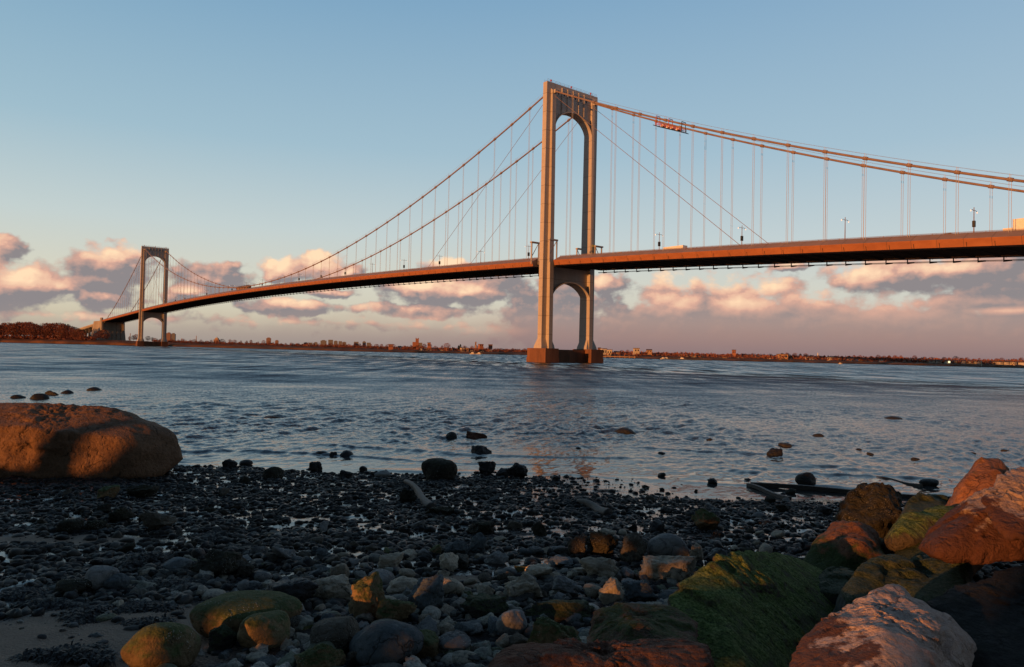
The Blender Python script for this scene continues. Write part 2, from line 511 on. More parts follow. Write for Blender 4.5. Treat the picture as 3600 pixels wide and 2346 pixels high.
def lerp(a, b, f): return a + (b - a) * f
def make_tower():
    """legs and the two arched panels; one mesh"""
    m = MB()
    H0 = 9.7
    def half_out(z): return 14.85 - 0.25 * z / HT
    def pd(z): return lerp(3.1, 2.3, (z - H0) / (111.5 - H0))
    for sg in (-1, 1):
        # outer thin part of the leg
        def q(z, s, a, b):
            return [(-s, sg * a, z), (s, sg * a, z), (s, sg * b, z), (-s, sg * b, z)]
        m.hexa(q(H0, 1.2, half_out(H0), 12.45), q(HT, 1.2, half_out(HT), 12.45))
        # projecting pilaster
        m.hexa(q(H0, pd(H0), 12.45, 10.45), q(111.5, 2.3, 12.45, 10.45))
        m.hexa(q(111.5, 2.3, 12.45, 10.45), q(112.3, 1.3, 12.45, 10.45))
        m.hexa(q(112.3, 1.19, 12.45, 10.45), q(HT - .002, 1.19, 12.45, 10.45))
        # pilaster runs straight down; the foot flares only sideways
        m.hexa(q(5.7, 3.12, 12.45, 10.45), q(H0, 3.1, 12.45, 10.45))
        m.hexa(q(6.6, 2.3, 15.7, 12.45), q(H0, 1.2, 14.85, 12.45))
        m.hexa(q(5.7, 2.4, 15.85, 12.45), q(6.6, 2.3, 15.7, 12.45))
        m.hexa(q(6.6, 2.9, 10.45, 9.2), q(H0, 2.4, 10.45, 10.40))
        m.hexa(q(5.7, 3.0, 10.45, 9.1), q(6.6, 2.9, 10.45, 9.2))
    N = 28
    ts = [10.45 * math.sin(math.pi / 2 * i / N) for i in range(-N, N + 1)]
    up = lambda t: 96.6 + 7.9 * max(0, 1 - (t / 10.45) ** 2) ** 0.56
    lo = lambda t: 27.5 + 5.6 * max(0, 1 - (t / 10.45) ** 2) ** 0.72
    def panel(fn, top, d):
        for i in range(len(ts) - 1):
            a, b = ts[i], ts[i + 1]
            m.hexa([(-d, a, fn(a)), (d, a, fn(a)), (d, b, fn(b)), (-d, b, fn(b))], [(-d, a, top), (d, a, top), (d, b, top), (-d, b, top)])
    panel(up, HT - .004, 1.15)
    panel(lo, 39.2, 1.15)
    fls = []
    for fn, d in ((up, 2.25), (lo, 2.85)):
        fl = MB(); fls.append(fl)
        for i in range(len(ts) - 1):
            a, b = ts[i], ts[i + 1]
            k = 0.35
            fl.hexa([(-d, a, fn(a) - .03), (d, a, fn(a) - .03), (d, b, fn(b) - .03), (-d, b, fn(b) - .03)], [(-d, a, fn(a) + k), (d, a, fn(a) + k), (d, b, fn(b) + k), (-d, b, fn(b) + k)])
    return m, fls, up

tm, fm, arch_up = make_tower()
tower = tm.build('tower', M_TOWER, bridge)
for fm_ in fm: fm_.build('arch_flange', M_TOWER, tower)
for t_ in (-6.4, -3.24, -0.08, 3.12, 6.3):
    for sg in (1, -1):
        r_ = MB(); r_.box((1.152 if sg > 0 else -1.62, t_ - .1, arch_up(t_) + .37), (1.62 if sg > 0 else -1.152, t_ + .1, 113.9))
        r_.build('vertical_rib', M_TOWER, tower)
for k in range(6):
    h_ = MB()
    t_ = -8.15 + 3.21 * k
    pts = [(t_ + .42 * math.cos(a), 111.6 + .95 * math.sin(a)) for a in [2 * math.pi * j / 16 for j in range(16)]]
    h_.hexa([(-1.165, a, b) for a, b in pts], [(1.165, a, b) for a, b in pts])
    h_.build('porthole', M_DARK, tower)
rl = MB()
for sg in (-1, 1):
    for zz in (.55, 1.1): rl.tube([(sg * .95, -14.2, HT + zz), (sg * .95, 14.2, HT + zz)], .035, 4)
    for j in range(13): rl.tube([(sg * .95, -14.2 + 28.4 * j / 12, HT - .02), (sg * .95, -14.2 + 28.4 * j / 12, HT + 1.15)], .045, 4)
rl.build('top_railing', M_CABLE, tower)
for t_ in (-11.5, 0.0, 11.5):
    b_ = MB()
    b_.tube([(0, t_, HT - .02), (0, t_, HT + .9)], .12, 6)
    b_.tube([(0, t_, HT + .9), (0, t_, HT + 1.0), (0, t_, HT + 1.5), (0, t_, HT + 1.7)], [.25, .34, .34, .1], 8)
    b_.build('warning_beacon', M_RED, tower)
for t_ in (-CT, CT):
    for sg in (-1, 1):
        s_ = MB()
        s_.box((sg * 2.31 if sg > 0 else -3.3, t_ - .55, 110.2), (3.3 if sg > 0 else -2.31, t_ + .55, 111.7))
        s_.build('cable_saddle', M_TOWER, tower)
# scaffold walkway round each leg at the deck
for sg in (-1, 1):
    for s0 in (-6.3, 4.9):
        g_ = MB()
        for tt in (15.0, 11.2):
            g_.box((s0, min(sg * tt, sg * (tt - .4)), 40.5), (s0 + .45, max(sg * tt, sg * (tt - .4)), 49.2))
        g_.box((min(s0 - .4, s0 + 1), min(sg * 15.3, sg * 10.8), 49.2), (max(s0 + .8, s0 - 1), max(sg * 15.3, sg * 10.8), 49.8))
        g_.tube([(s0 + .2, sg * 14.9, 43.2), (s0 + .2, sg * 11.4, 48.8)], .14, 6)
        g_.build('leg_walkway', M_TOWER, tower)

# pier under the tower: two blocks and a wall between them
def block(m, s, t0, t1, z0, z1, ch=.0):
    m.hexa([(-s, t0, z0), (s, t0, z0), (s, t1, z0), (-s, t1, z0)], [(-s + ch, t0, z1), (s - ch, t0, z1), (s - ch, t1, z1), (-s + ch, t1, z1)])
pm = MB()
for sg in (-1, 1):
    a, b = sorted((sg * 16.4, sg * 9.3))
    block(pm, 5.7, a, b, 1.9, 5.7)
    block(pm, 5.85, a - .15, b + .15, -4, 1.9)
block(pm, 2.0, -9.3, 9.3, -4, 5.3)
pier = pm.build('pier', M_PIER, tower)
tower2 = dup(tower)
tower2.location = (-SPAN, 0, 0)
for c in tower2.children:
    if c.name.startswith('pier'): c.scale = (0.62, 1.0, 1.0)

# cables
def cable_pts(s0, s1, t, n, dz=0.0):
    return [(s0 + (s1 - s0) * i / n, t, cable_z(s0 + (s1 - s0) * i / n) + dz) for i in range(n + 1)]
S_R = [1.3 + 11.907 * k - 0.018 * k * k for k in range(1, 20)]
S_L = [-1.3 - 12.09 * k for k in range(1, 58)]
S_LL = [-SPAN - (1.3 + 11.95 * k) for k in range(1, 18)]
def banded_cable():
    ss = [-SPAN - SIDE, -SPAN, 0.0, 223.0]
    prof = [(s, .33) for s in ss] + [(s, .33) for s in np.linspace(-SPAN - SIDE + 4, 219, 150) if min(abs(s - q) for q in S_R + S_L + S_LL) > 1.2]
    for q in S_R + S_L + S_LL: prof += [(q - .62, .33), (q - .60, .50), (q + .60, .50), (q + .62, .33)]
    return sorted(prof)
for t_ in (-CT, CT):
    c_ = MB()
    bp = banded_cable()
    c_.tube([(s, t_, cable_z(s)) for s, r in bp], [r for s, r in bp], 8)
    cab = c_.build('main_cable', M_CABLE, bridge)
    hr = MB()
    for sg in (-.45, .45):
        for s0, s1, n in ((3, 222, 30), (-SPAN + 3, -3, 60), (-SPAN - 222, -SPAN - 3, 20)):
            hr.tube(cable_pts(s0, s1, t_ + sg, n, 1.25), .028, 3)
        for s_ in S_R + S_L + S_LL:
            hr.tube([(s_, t_ + sg, cable_z(s_)), (s_, t_ + sg, cable_z(s_) + 1.35)], .05, 3)
    tag(hr.build('hand_ropes', M_ROPE, cab), kind='stuff')
def rope_pair(m, s, t, z0, z1, r):
    for d in (-.26, .26):
        m.tube([(s + d, t, z0), (s + d, t, z1)], r, 5, cap=False)
cand = []
for t_ in (-CT, CT):
    for s_ in S_R + S_L + S_LL:
        z0, z1 = deck_z(s_) - .3, cable_z(s_) - .3
        if z1 - z0 < .4: continue
        x, y = bridge_xy(s_, t_)
        if y < 30: continue
        vis = abs(x / y) < .70
        cand.append((-(z1 - z0) / y if vis else 0, s_, t_, z0, z1))
cand.sort()
rest = MB()
for i, (q_, s_, t_, z0, z1) in enumerate(cand):
    if i < 98:
        m_ = MB(); rope_pair(m_, s_, t_, z0, z1, .055)
        m_.build('suspender_rope', M_ROPE, bridge, fix=False)
    else:
        rope_pair(rest, s_, t_, z0, z1, .055)
tag(rest.build('suspender_ropes', M_ROPE, bridge, fix=False), kind='stuff')
# diagonal stays
for tw, sg_list in ((0, (1, -1)), (-SPAN, (1, -1))):
    for sg in sg_list:
        for t_ in (-CT, CT):
            se = tw + sg * 91.5
            st = MB(); st.tube([(tw + sg * 2.4, t_, 109.2), (se, t_, deck_z(se) - .2)], .085, 6)
            st.build('stay_cable', M_CABLE, bridge)

# deck: road box, wind fairings, railings, underside
XS = [-926 + 1186 * i / 170 for i in range(171)]
dk = MB()
dk.extrude(lambda s: [(-10.2, deck_z(s) - 1.0), (10.2, deck_z(s) - 1.0), (10.2, deck_z(s) - 3.2), (-10.2, deck_z(s) - 3.2)], XS)
deck = dk.build('deck', M_GIRD, bridge)
rd = MB()
rd.extrude(lambda s: [(-10.0, deck_z(s) - .9), (10.0, deck_z(s) - .9), (10.0, deck_z(s) - .995), (-10.0, deck_z(s) - .995)], XS)
rd.build('roadway', M_ROAD, deck)
for (a, b) in ((6.6, 260), (-SPAN + 6.6, -6.6), (-926, -SPAN - 6.6)):
    n = max(4, int((b - a) / 8))
    xs = [a + (b - a) * i / n for i in range(n + 1)]
    for sg in (-1, 1):
        f_ = MB()
        pr_ = (lambda s: [(sg * 10.21, deck_z(s) + .36), (sg * 10.4, deck_z(s) + .36), (sg * 13.98, deck_z(s) - 1.48), (sg * 14.0, deck_z(s) - 1.6), (sg * 13.45, deck_z(s) - 3.45), (sg * 10.21, deck_z(s) - 3.5)])
        f_.extrude(pr_, xs)
        for i_ in range(len(f_.m)):
            f_.m[i_] = 1 if i_ < (len(xs) - 1) * 6 and i_ % 6 in (2, 3) else 0
        f_.build('wind_fairing', [M_FAIR, M_FAIRL], deck)
    for sg in (-1, 1):
        g_ = MB()
        for zz in (.46, .62): g_.tube([(s, sg * 10.3, deck_z(s) + zz) for s in xs], .045, 4)
        for j in range(int((b - a) / 6.1)): 
            s = a + 6.1 * j
            g_.box((s - .05, sg * 10.3 - .05, deck_z(s) + .3), (s + .05, sg * 10.3 + .05, deck_z(s) + .64))
        g_.build('guard_rail', M_CABLE, deck)
    u_ = MB()
    for sg in (1,):
        u_.tube([(s, 11.6, deck_z(s) - 4.35) for s in xs], .1, 4)
        u_.tube([(s, 11.6, deck_z(s) - 4.62) for s in xs], .06, 4)
        for j in range(int((b - a) / 6.1)):
            s = a + 6.1 * (j + .5)
            z = deck_z(s)
            u_.hexa([(s - .1, 11.5, z - 4.85), (s + 1.9, 11.5, z - 4.75), (s + 1.9, 11.7, z - 4.75), (s - .1, 11.7, z - 4.85)],
                    [(s - .1, 11.5, z - 4.3), (s + 1.9, 11.5, z - 4.5), (s + 1.9, 11.7, z - 4.5), (s - .1, 11.7, z - 4.3)])
            u_.box((s - .1, 11.45, z - 4.4), (s + .12, 11.75, z - 3.4))
    u_.build('traveller_rail', M_DARK, deck)
    if a > -SPAN - 10:
        cbm = MB()
        for j in range(int((b - a) / 6.1)):
            s = a + 6.1 * (j + .5); z = deck_z(s)
            for sg in (-1, 1):
                cbm.hexa([(s - .06, sg * 13.47, z - 3.52), (s + .06, sg * 13.47, z - 3.52), (s + .06, sg * 13.30, z - 3.52), (s - .06, sg * 13.30, z - 3.52)],
                         [(s - .06, sg * 13.90, z - 2.35), (s + .06, sg * 13.90, z - 2.35), (s + .06, sg * 13.70, z - 2.35), (s - .06, sg * 13.70, z - 2.35)])
        tag(cbm.build('seam_brackets', M_DARK, deck), kind='stuff')
# floor beams under the deck
fb = MB()
for j in range(int(1180 / 6.1)):
    s = -924 + 6.1 * j
    fb.box((s - .15, -10.1, deck_z(s) - 3.75), (s + .15, 10.1, deck_z(s) - 3.21))
tag(fb.build('floor_beams', M_GIRD, deck), kind='stuff')

# far anchorage and approach viaduct
an = MB()
an.hexa([(-1000, -17, -1), (-922, -17, -1), (-922, 17, -1), (-1000, 17, -1)], [(-985, -14, 33.2), (-926, -14, 33.2), (-926, 14, 33.2), (-985, 14, 33.2)])
for sg in (-1, 1):
    a, b = sorted((sg * 14.6, sg * 12.4))
    an.hexa([(-938, a, 20), (-921.5, a, 20), (-921.5, b, 20), (-938, b, 20)], [(-934, a, 37.3), (-924.5, a, 37.3), (-924.5, b, 37.3), (-934, b, 37.3)])
for j in range(5):
    t_ = -11 + 5.5 * j
    an.hexa([(-923, t_ - .7, 0), (-921.2, t_ - .7, 0), (-921.2, t_ + .7, 0), (-923, t_ + .7, 0)], [(-926, t_ - .7, 30), (-925.2, t_ - .7, 30), (-925.2, t_ + .7, 30), (-926, t_ + .7, 30)])
an.build('anchorage', M_CONC, bridge)
va = MB()
vz = lambda s: 33.0 + 0.0455 * (s + 930)
VX = [-934 - 30 * i for i in range(17)]
va.extrude(lambda s: [(-12.5, vz(s)), (12.5, vz(s)), (12.5, vz(s) - 1.2), (11, vz(s) - 3.2), (-11, vz(s) - 3.2), (-12.5, vz(s) - 1.2)], VX[::-1])
vd = va.build('approach_viaduct', M_TOWER, bridge)
for i in range(1, 15):
    s = -985 - 30 * i
    c_ = MB()
    for sg in (-1, 1):
        c_.hexa([(s - 1.2, sg * 9 - 1.4, -1), (s + 1.2, sg * 9 - 1.4, -1), (s + 1.2, sg * 9 + 1.4, -1), (s - 1.2, sg * 9 + 1.4, -1)], [(s - .9, sg * 9 - 1.1, vz(s) - 5), (s + .9, sg * 9 - 1.1, vz(s) - 5), (s + .9, sg * 9 + 1.1, vz(s) - 5), (s - .9, sg * 9 + 1.1, vz(s) - 5)])
    c_.box((s - .9, -11.5, vz(s) - 5), (s + .9, 11.5, vz(s) - 3.25))
    c_.build('viaduct_column', M_CONC, vd)

# ------------------------------------------------------------------ things on the bridge
LAMPS = [(49, 1), (84, 1), (118.9, 0), (152.9, 1), (-25.6, 1), (-61.7, 0), (-98, 1), (-134.3, 1), (-171.4, 0), (-207.7, 1), (-243.9, 1), (-280.8, 1), (-317, 0), (-353.7, 1), (-389.7, 0), (-426, 1), (-462, 0), (-498, 1), (-535, 0), (-571, 1), (-607, 1), (-643, 0)]
LLAB = {49: 'twin-arm lamp post with dark box, first right of the near tower', 84: 'twin-arm lamp post with dark box where the diagonal stays meet the deck', 118.9: 'plain twin-arm lamp post without box on the right part of the bridge deck',
        152.9: 'twin-arm lamp post with large dark box, rightmost on the bridge deck', -25.6: 'twin-arm lamp post with dark box just left of the near tower', -61.7: 'plain twin-arm lamp post without box between stay ends and near tower',
        -98: 'twin-arm lamp post with dark box beside the left stay cable ends', -134.3: 'twin-arm lamp post with dark box, fourth left of the near tower', -171.4: 'plain twin-arm lamp post without box, fifth left of the near tower',
        -207.7: 'twin-arm lamp post with dark box, sixth left of the near tower', -243.9: 'twin-arm lamp post with dark box, seventh left of the near tower', -280.8: 'twin-arm lamp post with dark box, eighth left of the near tower'}
def lamp_proto(boxed):
    e = empty('lamp_post', (0, 0, 0))
    p = MB(); p.tube([(0, 0, 0), (0, 0, 9.2)], [.16, .09], 6); p.build('pole', M_CABLE, e)
    a = MB(); a.tube([(0, -2.1, 8.2), (0, -1.0, 8.5), (0, 0, 8.3), (0, 1.0, 8.5), (0, 2.1, 8.2)], .07, 5); a.build('arm', M_CABLE, e)
    for sg in (-1, 1):
        l = MB(); l.tube([(0, sg * 2.1, 7.85), (0, sg * 2.1, 7.95), (0, sg * 2.1, 8.2), (0, sg * 2.1, 8.32)], [.08, .16, .16, .08], 8); l.build('lamp_head', M_LAMP, e)
    if boxed:
        b = MB(); b.box((-.3, -.38, 4.1), (.3, .38, 5.7)); b.build('sign_box', M_BLACK, e)
    return e
protos = {}
for s_, bx in LAMPS:
    x, y = bridge_xy(s_, 0)
    if bx not in protos:
        e = protos[bx] = lamp_proto(bx)
    else:
        e = dup(protos[bx])
    e.location = (x, y, deck_z(s_) - .9); e.rotation_euler = (0, 0, BA - math.pi / 2)
    lb = LLAB.get(s_)
    if not lb:
        lb = ('tiny twin-arm lamp post with dark box on the far half of the bridge' if bx else 'tiny plain twin-arm lamp post on the far half of the bridge')
    tag(e, lb, 'lamp post', 'twin-arm lamp posts along the bridge deck' if s_ > -300 else ('tiny far lamp posts with box' if bx else 'tiny far lamp posts without box'))

# red maintenance platform hung from the nearer cable
s0, s1 = 57.0, 68.2
x, y = bridge_xy(0, 0)
pf = empty('maintenance_platform', (TX, TY, 0), BA - math.pi / 2)
tag(pf, 'red steel maintenance platform hanging under the main cable right of the tower', 'work platform')
m = MB()
zc = lambda s: cable_z(s) - 2.7
m.hexa([(s0 - 1, -CT - 1.5, zc(s0 - 1) - .25), (s1 + 1, -CT - 1.5, zc(s1 + 1) - .25), (s1 + 1, -CT + 1.5, zc(s1 + 1) - .25), (s0 - 1, -CT + 1.5, zc(s0 - 1) - .25)],
       [(s0 - 1, -CT - 1.5, zc(s0 - 1)), (s1 + 1, -CT - 1.5, zc(s1 + 1)), (s1 + 1, -CT + 1.5, zc(s1 + 1)), (s0 - 1, -CT + 1.5, zc(s0 - 1))])
m.build('platform_floor', M_BLACK, pf)
m = MB()
for tt in (-1.5, 1.5):
    for dz in (.5, 1.0):
        m.tube([(s0, -CT + tt, zc(s0) + dz), (s1, -CT + tt, zc(s1) + dz)], .09, 5)
    for j in range(9):
        s = s0 + (s1 - s0) * j / 8
        m.tube([(s, -CT + tt, zc(s)), (s, -CT + tt, zc(s) + 1.05)], .07, 5)
m.build('railing', M_RED, pf)
for s in (s0, (s0 + s1) / 2, s1):
    for tt in (-1.0, 1.0):
        m = MB(); m.tube([(s, -CT + tt, zc(s)), (s, -CT + tt, cable_z(s) + .75)], .12, 6)
        m.tube([(s, -CT + tt, cable_z(s) + .7), (s, -CT, cable_z(s) + .7)], .12, 6)
        m.build('hanger_frame', M_RED if s != s1 else M_DARK, pf)
m = MB()
for s in (s0 + 2.2, s0 + 4.6, s0 + 6.3, s0 + 8.8): m.box((s, -CT - 1.2, zc(s) - .12), (s + 1.3, -CT + .6, zc(s) + .65))
m.build('tool_crate', M_WHITE, pf)

def truck(s, t, L, Hh, label, cabdir):
    e = empty('box_truck', (*bridge_xy(s, t), deck_z(s) - .9), BA - math.pi / 2)
    tag(e, label, 'truck')
    m = MB(); m.box((-L / 2, -1.25, 1.0), (L / 2, 1.25, Hh)); m.build('cargo_box', M_WHITE, e)
    m = MB(); c = cabdir * (L / 2 + .1)
    x0, x1 = sorted((c, c + cabdir * 2.0))
    m.hexa([(x0, -1.15, .5), (x1, -1.15, .5), (x1, 1.15, .5), (x0, 1.15, .5)], [(x0, -1.1, 2.7), (x1 - .35 * (cabdir > 0), -1.1, 2.7), (x1 - .35 * (cabdir > 0), 1.1, 2.7), (x0, 1.1, 2.7)])
    m.build('cab', M_WHITE, e)
    for wx in (-L / 2 + 1, L / 2 - 1, c + cabdir):
        for sg in (-1, 1):
            m = MB(); m.tube([(wx, sg * 1.0, .5), (wx, sg * 1.28, .5)], .5, 12); m.build('wheel', M_BLACK, e)
    return e
truck(169.0, -6.0, 10.5, 4.7, 'white box truck driving on the deck at the right edge of the bridge', -1)
truck(54.0, 3.0, 9.0, 4.0, 'white box truck on the deck just right of the near tower', 1)
truck(-18.0 + 40, 7.0, 6.0, 3.6, 'small white truck on the deck partly behind the near tower', 1)
def car(s, t, mat, label, grp=None):
    e = empty('car', (*bridge_xy(s, t), deck_z(s) - .9), BA - math.pi / 2)
    tag(e, label, 'car', grp)
    m = MB()
    m.extrude(lambda x: [(-.85, .35), (.85, .35), (.85, .95), (-.85, .95)], [-2.2, 2.2])
    m.build('body', mat, e)
    m = MB(); m.hexa([(-1.5, -.8, .95), (1.1, -.8, .95), (1.1, .8, .95), (-1.5, .8, .95)], [(-1.0, -.65, 1.55), (.5, -.65, 1.55), (.5, .65, 1.55), (-1.0, .65, 1.55)]); m.build('cabin', M_BLACK, e)
    for wx in (-1.4, 1.4):
        for sg in (-1, 1):
            m = MB(); m.tube([(wx, sg * .7, .33), (wx, sg * .88, .33)], .33, 12); m.build('wheel', M_BLACK, e)
    return e
car(150.5, -9.0, plain('dark_car_paint', (.10, .09, .10), .3), 'dark car on the deck under the large boxed lamp post at right')
# brown work enclosure at mid span
sbp = -371.0
e = empty('work_shelter', (*bridge_xy(sbp, -8.6), deck_z(sbp) - .9), BA - math.pi / 2)
tag(e, 'brown boxy work shelter on the deck where the cable is lowest', 'shelter')
m = MB(); m.box((-13, -1.3, .3), (13, 1.3, 3.6)); m.build('screen_wall', plain('brown_screen', (.26, .14, .09), .8), e)
m = MB()
for j in range(8): m.box((-13.2 + 3.7 * j, -1.5, 0), (-12.9 + 3.7 * j, 1.5, 4.1))
m.build('frame_post', M_DARK, e)
# warning board on the far leg
e = empty('warning_board', (*bridge_xy(3.6, 11.6), 46.0), BA - math.pi / 2)
tag(e, 'yellow and grey board fixed low on the rear leg of the near tower', 'sign board')
m = MB(); m.box((0, -1.2, 0), (.18, 1.2, 4.2)); m.build('panel', plain('grey_board', (.32, .30, .24), .7), e)
m = MB(); m.box((.183, -1.2, 3.2), (.25, 1.2, 4.2)); m.build('header', M_YEL, e)
m = MB(); m.box((-.7, -.2, -3), (-.02, .2, 4)); m.build('bracket', M_DARK, e)
# ------------------------------------------------------------------ far shore
SH = [(-600, 1010), (-300, 960), (0, 940), (300, 900), (600, 865), (1000, 780), (1300, 720), (1700, 735), (1850, 760), (2000, 700), (2120, 625), (2400, 600), (2670, 575), (3200, 540), (3600, 516), (4000, 505), (4600, 500)]
def shore_D(u):
    us = [a for a, b in SH]; ds = [b for a, b in SH]
    return float(np.interp(u, us, ds))
def horizon_v(u): return 1232.0 + (u - 1800) * math.tan(ROLL)
def far_xy(u, D):
    d = ray(u, horizon_v(u))
    k = D / d[1]
    return d[0] * k, D
def far_z(u, v, D):
    return on_depth(u, v, D)[2]

def far_profile(u, k):
    """ground height k metres behind the waterline"""
    base = float(np.interp(u, [-600, 400, 700, 1300, 1700, 3600], [6.5, 6.5, 4.5, 3.2, 3.0, 2.7]))
    r = min(1, max(0, k / 8.0))
    return -1.0 + (base * .55 + 1.0) * r ** .7 + base * .45 * min(1, max(0, k - 14) / 50) + max(0, k - 100) * .0012

us = np.arange(-600, 4601, 12)
rows = [-6, 0, 2, 4, 7, 10, 14, 20, 28, 40, 60, 90, 140, 300, 700, 1500, 3500]
V = []
for k in rows:
    for u in us:
        jig = 5 * math.sin(u * .021) + 3 * math.sin(u * .067 + 1) + rnd.uniform(-1.5, 1.5)
        D = shore_D(u) + k + (jig if k < 100 else 0)
        x, y = far_xy(u, D)
        z = far_profile(u, k) + (rnd.uniform(-.45, .45) if 0 < k < 100 else 0)
        V.append((x, y, z))
nu = len(us)
Fq = np.array([[i * nu + j, i * nu + j + 1, (i + 1) * nu + j + 1, (i + 1) * nu + j] for i in range(len(rows) - 1) for j in range(nu - 1)], dtype=np.int32)
def far_land_mat():
    m, t, b = new_mat('far_land')
    geo = t.new('ShaderNodeNewGeometry').outputs['Position']
    z = t.sep(geo)[2]
    n = t.noise(geo, .06, 6, .65)
    c = t.mix(t.mapr(n, .3, .7), (.12, .060, .030), (.17, .075, .042))
    n2 = t.noise(geo, .5, 4, .6)
    c = t.mix(t.math('MULTIPLY', t.mapr(n2, .5, .7), .5), c, (.05, .04, .028))
    rock = t.mapr(t.math('ADD', z, t.math('MULTIPLY', t.noise(geo, .25, 4), 1.2)), 1.5, .7)
    c = t.mix(rock, c, (.028, .022, .019))
    t.put(b.inputs['Base Color'], c)
    b.inputs['Roughness'].default_value = .95
    b.inputs['Specular IOR Level'].default_value = .1
    return m
o = obj_np('far_shore', np.array(V), Fq, far_land_mat())
tag(o, 'low brown far shore with dark rocky edge', 'shore', kind='structure')

# bare winter trees
def bark_mat(name, c):
    m, t, b = new_mat(name)
    oi = t.new('ShaderNodeObjectInfo').outputs['Random']
    c2 = t.mix(oi, (c[0] * .72, c[1] * .7, c[2] * .7), (c[0] * 1.25, c[1] * 1.2, c[2] * 1.2))
    t.put(b.inputs['Base Color'], c2)
    b.inputs['Roughness'].default_value = .9
    b.inputs['Specular IOR Level'].default_value = .1
    return m
M_BARK = bark_mat('bark', (.10, .062, .050))
M_TWIG = bark_mat('twigs', (.19, .080, .062))
M_EVER = bark_mat('needles', (.020, .030, .018))
def bare_tree_mesh(h, wd, seed, ntw):
    r = random.Random(seed)
    tr = MB(); tw = MB()
    tr.tube([(0, 0, -1), (0, 0, h * .16), (r.uniform(-.2, .2), r.uniform(-.2, .2), h * .42)], [h * .024, h * .018, h * .012], 6)
    limbs = []
    for i in range(9):
        a = i * 2.4 + r.uniform(-.4, .4)
        z0 = h * r.uniform(.16, .42)
        L = wd * .5 * r.uniform(.55, .95)
        p0 = Vector((0, 0, z0)); p2 = Vector((math.cos(a) * L, math.sin(a) * L, z0 + h * r.uniform(.28, .52)))
        p1 = p0.lerp(p2, .5) + Vector((0, 0, h * .05))
        tr.tube([p0, p1, p2], [h * .010, h * .006, h * .003], 4)
        limbs += [(p0, p1), (p1, p2)]
    for i in range(ntw):
        # twig sprays spread through the crown's volume
        a = r.uniform(0, 6.283); q = r.random() ** .5
        zz = r.uniform(.22, 1.0)
        rad = wd * .5 * math.sqrt(max(0.02, 1 - ((zz - .58) / .44) ** 2)) * q * r.uniform(.8, 1.08)
        c = Vector((math.cos(a) * rad, math.sin(a) * rad, h * zz))
        d = Vector((c.x, c.y, h * .35 * r.uniform(.4, 1.2))); d.normalize()
        d += Vector((r.uniform(-.6, .6), r.uniform(-.6, .6), r.uniform(-.3, .5)))
        L = h * r.uniform(.05, .11); wv = h * r.uniform(.004, .011)
        s = d.cross(Vector((r.uniform(-1, 1), r.uniform(-1, 1), r.uniform(-1, 1))))
        if s.length < .01: continue
        s.normalize(); d.normalize()
        tw.poly([c - s * wv, c + d * L * .6 - s * wv * 1.6, c + d * L, c + d * L * .6 + s * wv * 1.6, c + s * wv])
    return tr, tw
def bare_tree(h, wd, seed, ntw=700):
    e = empty('bare_tree')
    a, b = bare_tree_mesh(h, wd, seed, ntw)
    a.build('trunk', M_BARK, e, fix=False); b.build('crown', M_TWIG, e, fix=False)
    return e
def fir(h, wd, seed):
    r = random.Random(seed)
    e = empty('evergreen_tree')
    m = MB(); m.tube([(0, 0, -1), (0, 0, h * .9)], [h * .03, h * .005], 5); m.build('trunk', M_BARK, e, fix=False)
    m = MB()
    for i in range(500):
        zz = r.uniform(.08, 1); rad = wd * .5 * (1 - zz) ** .8 * r.uniform(.3, 1.05); a = r.uniform(0, 6.283)
        c = Vector((math.cos(a) * rad, math.sin(a) * rad, h * zz))
        s = Vector((r.uniform(-1, 1), r.uniform(-1, 1), r.uniform(-1, 1))) * h * .05
        d = Vector((math.cos(a), math.sin(a), -.5)) * h * .07
        m.poly([c, c + d + s, c + d * 1.3, c + d - s])
    m.build('crown', M_EVER, e, fix=False)
    return e
PT = [bare_tree(10, 9, 3), bare_tree(10, 11, 4, 800), bare_tree(10, 7, 5, 600), bare_tree(10, 13, 6, 900)]
PE = [fir(10, 5, 8)]
used_p = set()
def plant(p, u, D, h, label, cat, group, wide=1.0):
    x, y = far_xy(u, D)
    z = far_profile(u, D - shore_D(u))
    e = p if p.name not in used_p else dup(p)
    used_p.add(p.name)
    e.location = (x, y, z - .3)
    s = h / 10.0
    e.scale = (s * wide, s * wide, s)
    e.rotation_euler = (0, 0, rnd.uniform(0, 6.28))
    return tag(e, label, cat, group)
# the wood on the left bank: two big clumps of crowns, tops given in photo px
topL = [(-200, 1125), (0, 1140), (40, 1134), (90, 1131), (125, 1137), (140, 1148), (155, 1140), (185, 1134), (225, 1139), (262, 1150), (285, 1158), (330, 1176)]
i = 0
for u in np.arange(-180, 300, 13.0):
    for rowi in range(2):
        D = shore_D(u) + 55 + rowi * 35 + rnd.uniform(-14, 14)
        vt = float(np.interp(u, [a for a, b in topL], [b for a, b in topL])) + rnd.uniform(-2, 5) + (4 if rowi == 0 else 0)
        h = far_z(u, vt, D) - far_profile(u, D - shore_D(u))
        plant(PT[rnd.randrange(4)], u + rnd.uniform(-4, 4), D, max(5, h), 'bare reddish tree in the dense wood on the far left bank', 'tree', 'bare trees of the wood on the left bank', rnd.uniform(.75, 1.0))
for u, D, vt in [(338, 960, 1172), (350, 985, 1165), (362, 945, 1160), (376, 950, 1176), (330, 940, 1180), (455, 1000, 1184), (470, 1010, 1180), (480, 1000, 1176), (520, 1100, 1182), (535, 1100, 1186)]:
    h = far_z(u, vt, D) - 6
    plant(PT[rnd.randrange(4)], u, D, max(4, h), 'thin bare tree standing before or beside the pale anchorage', 'tree', 'bare trees by the anchorage')
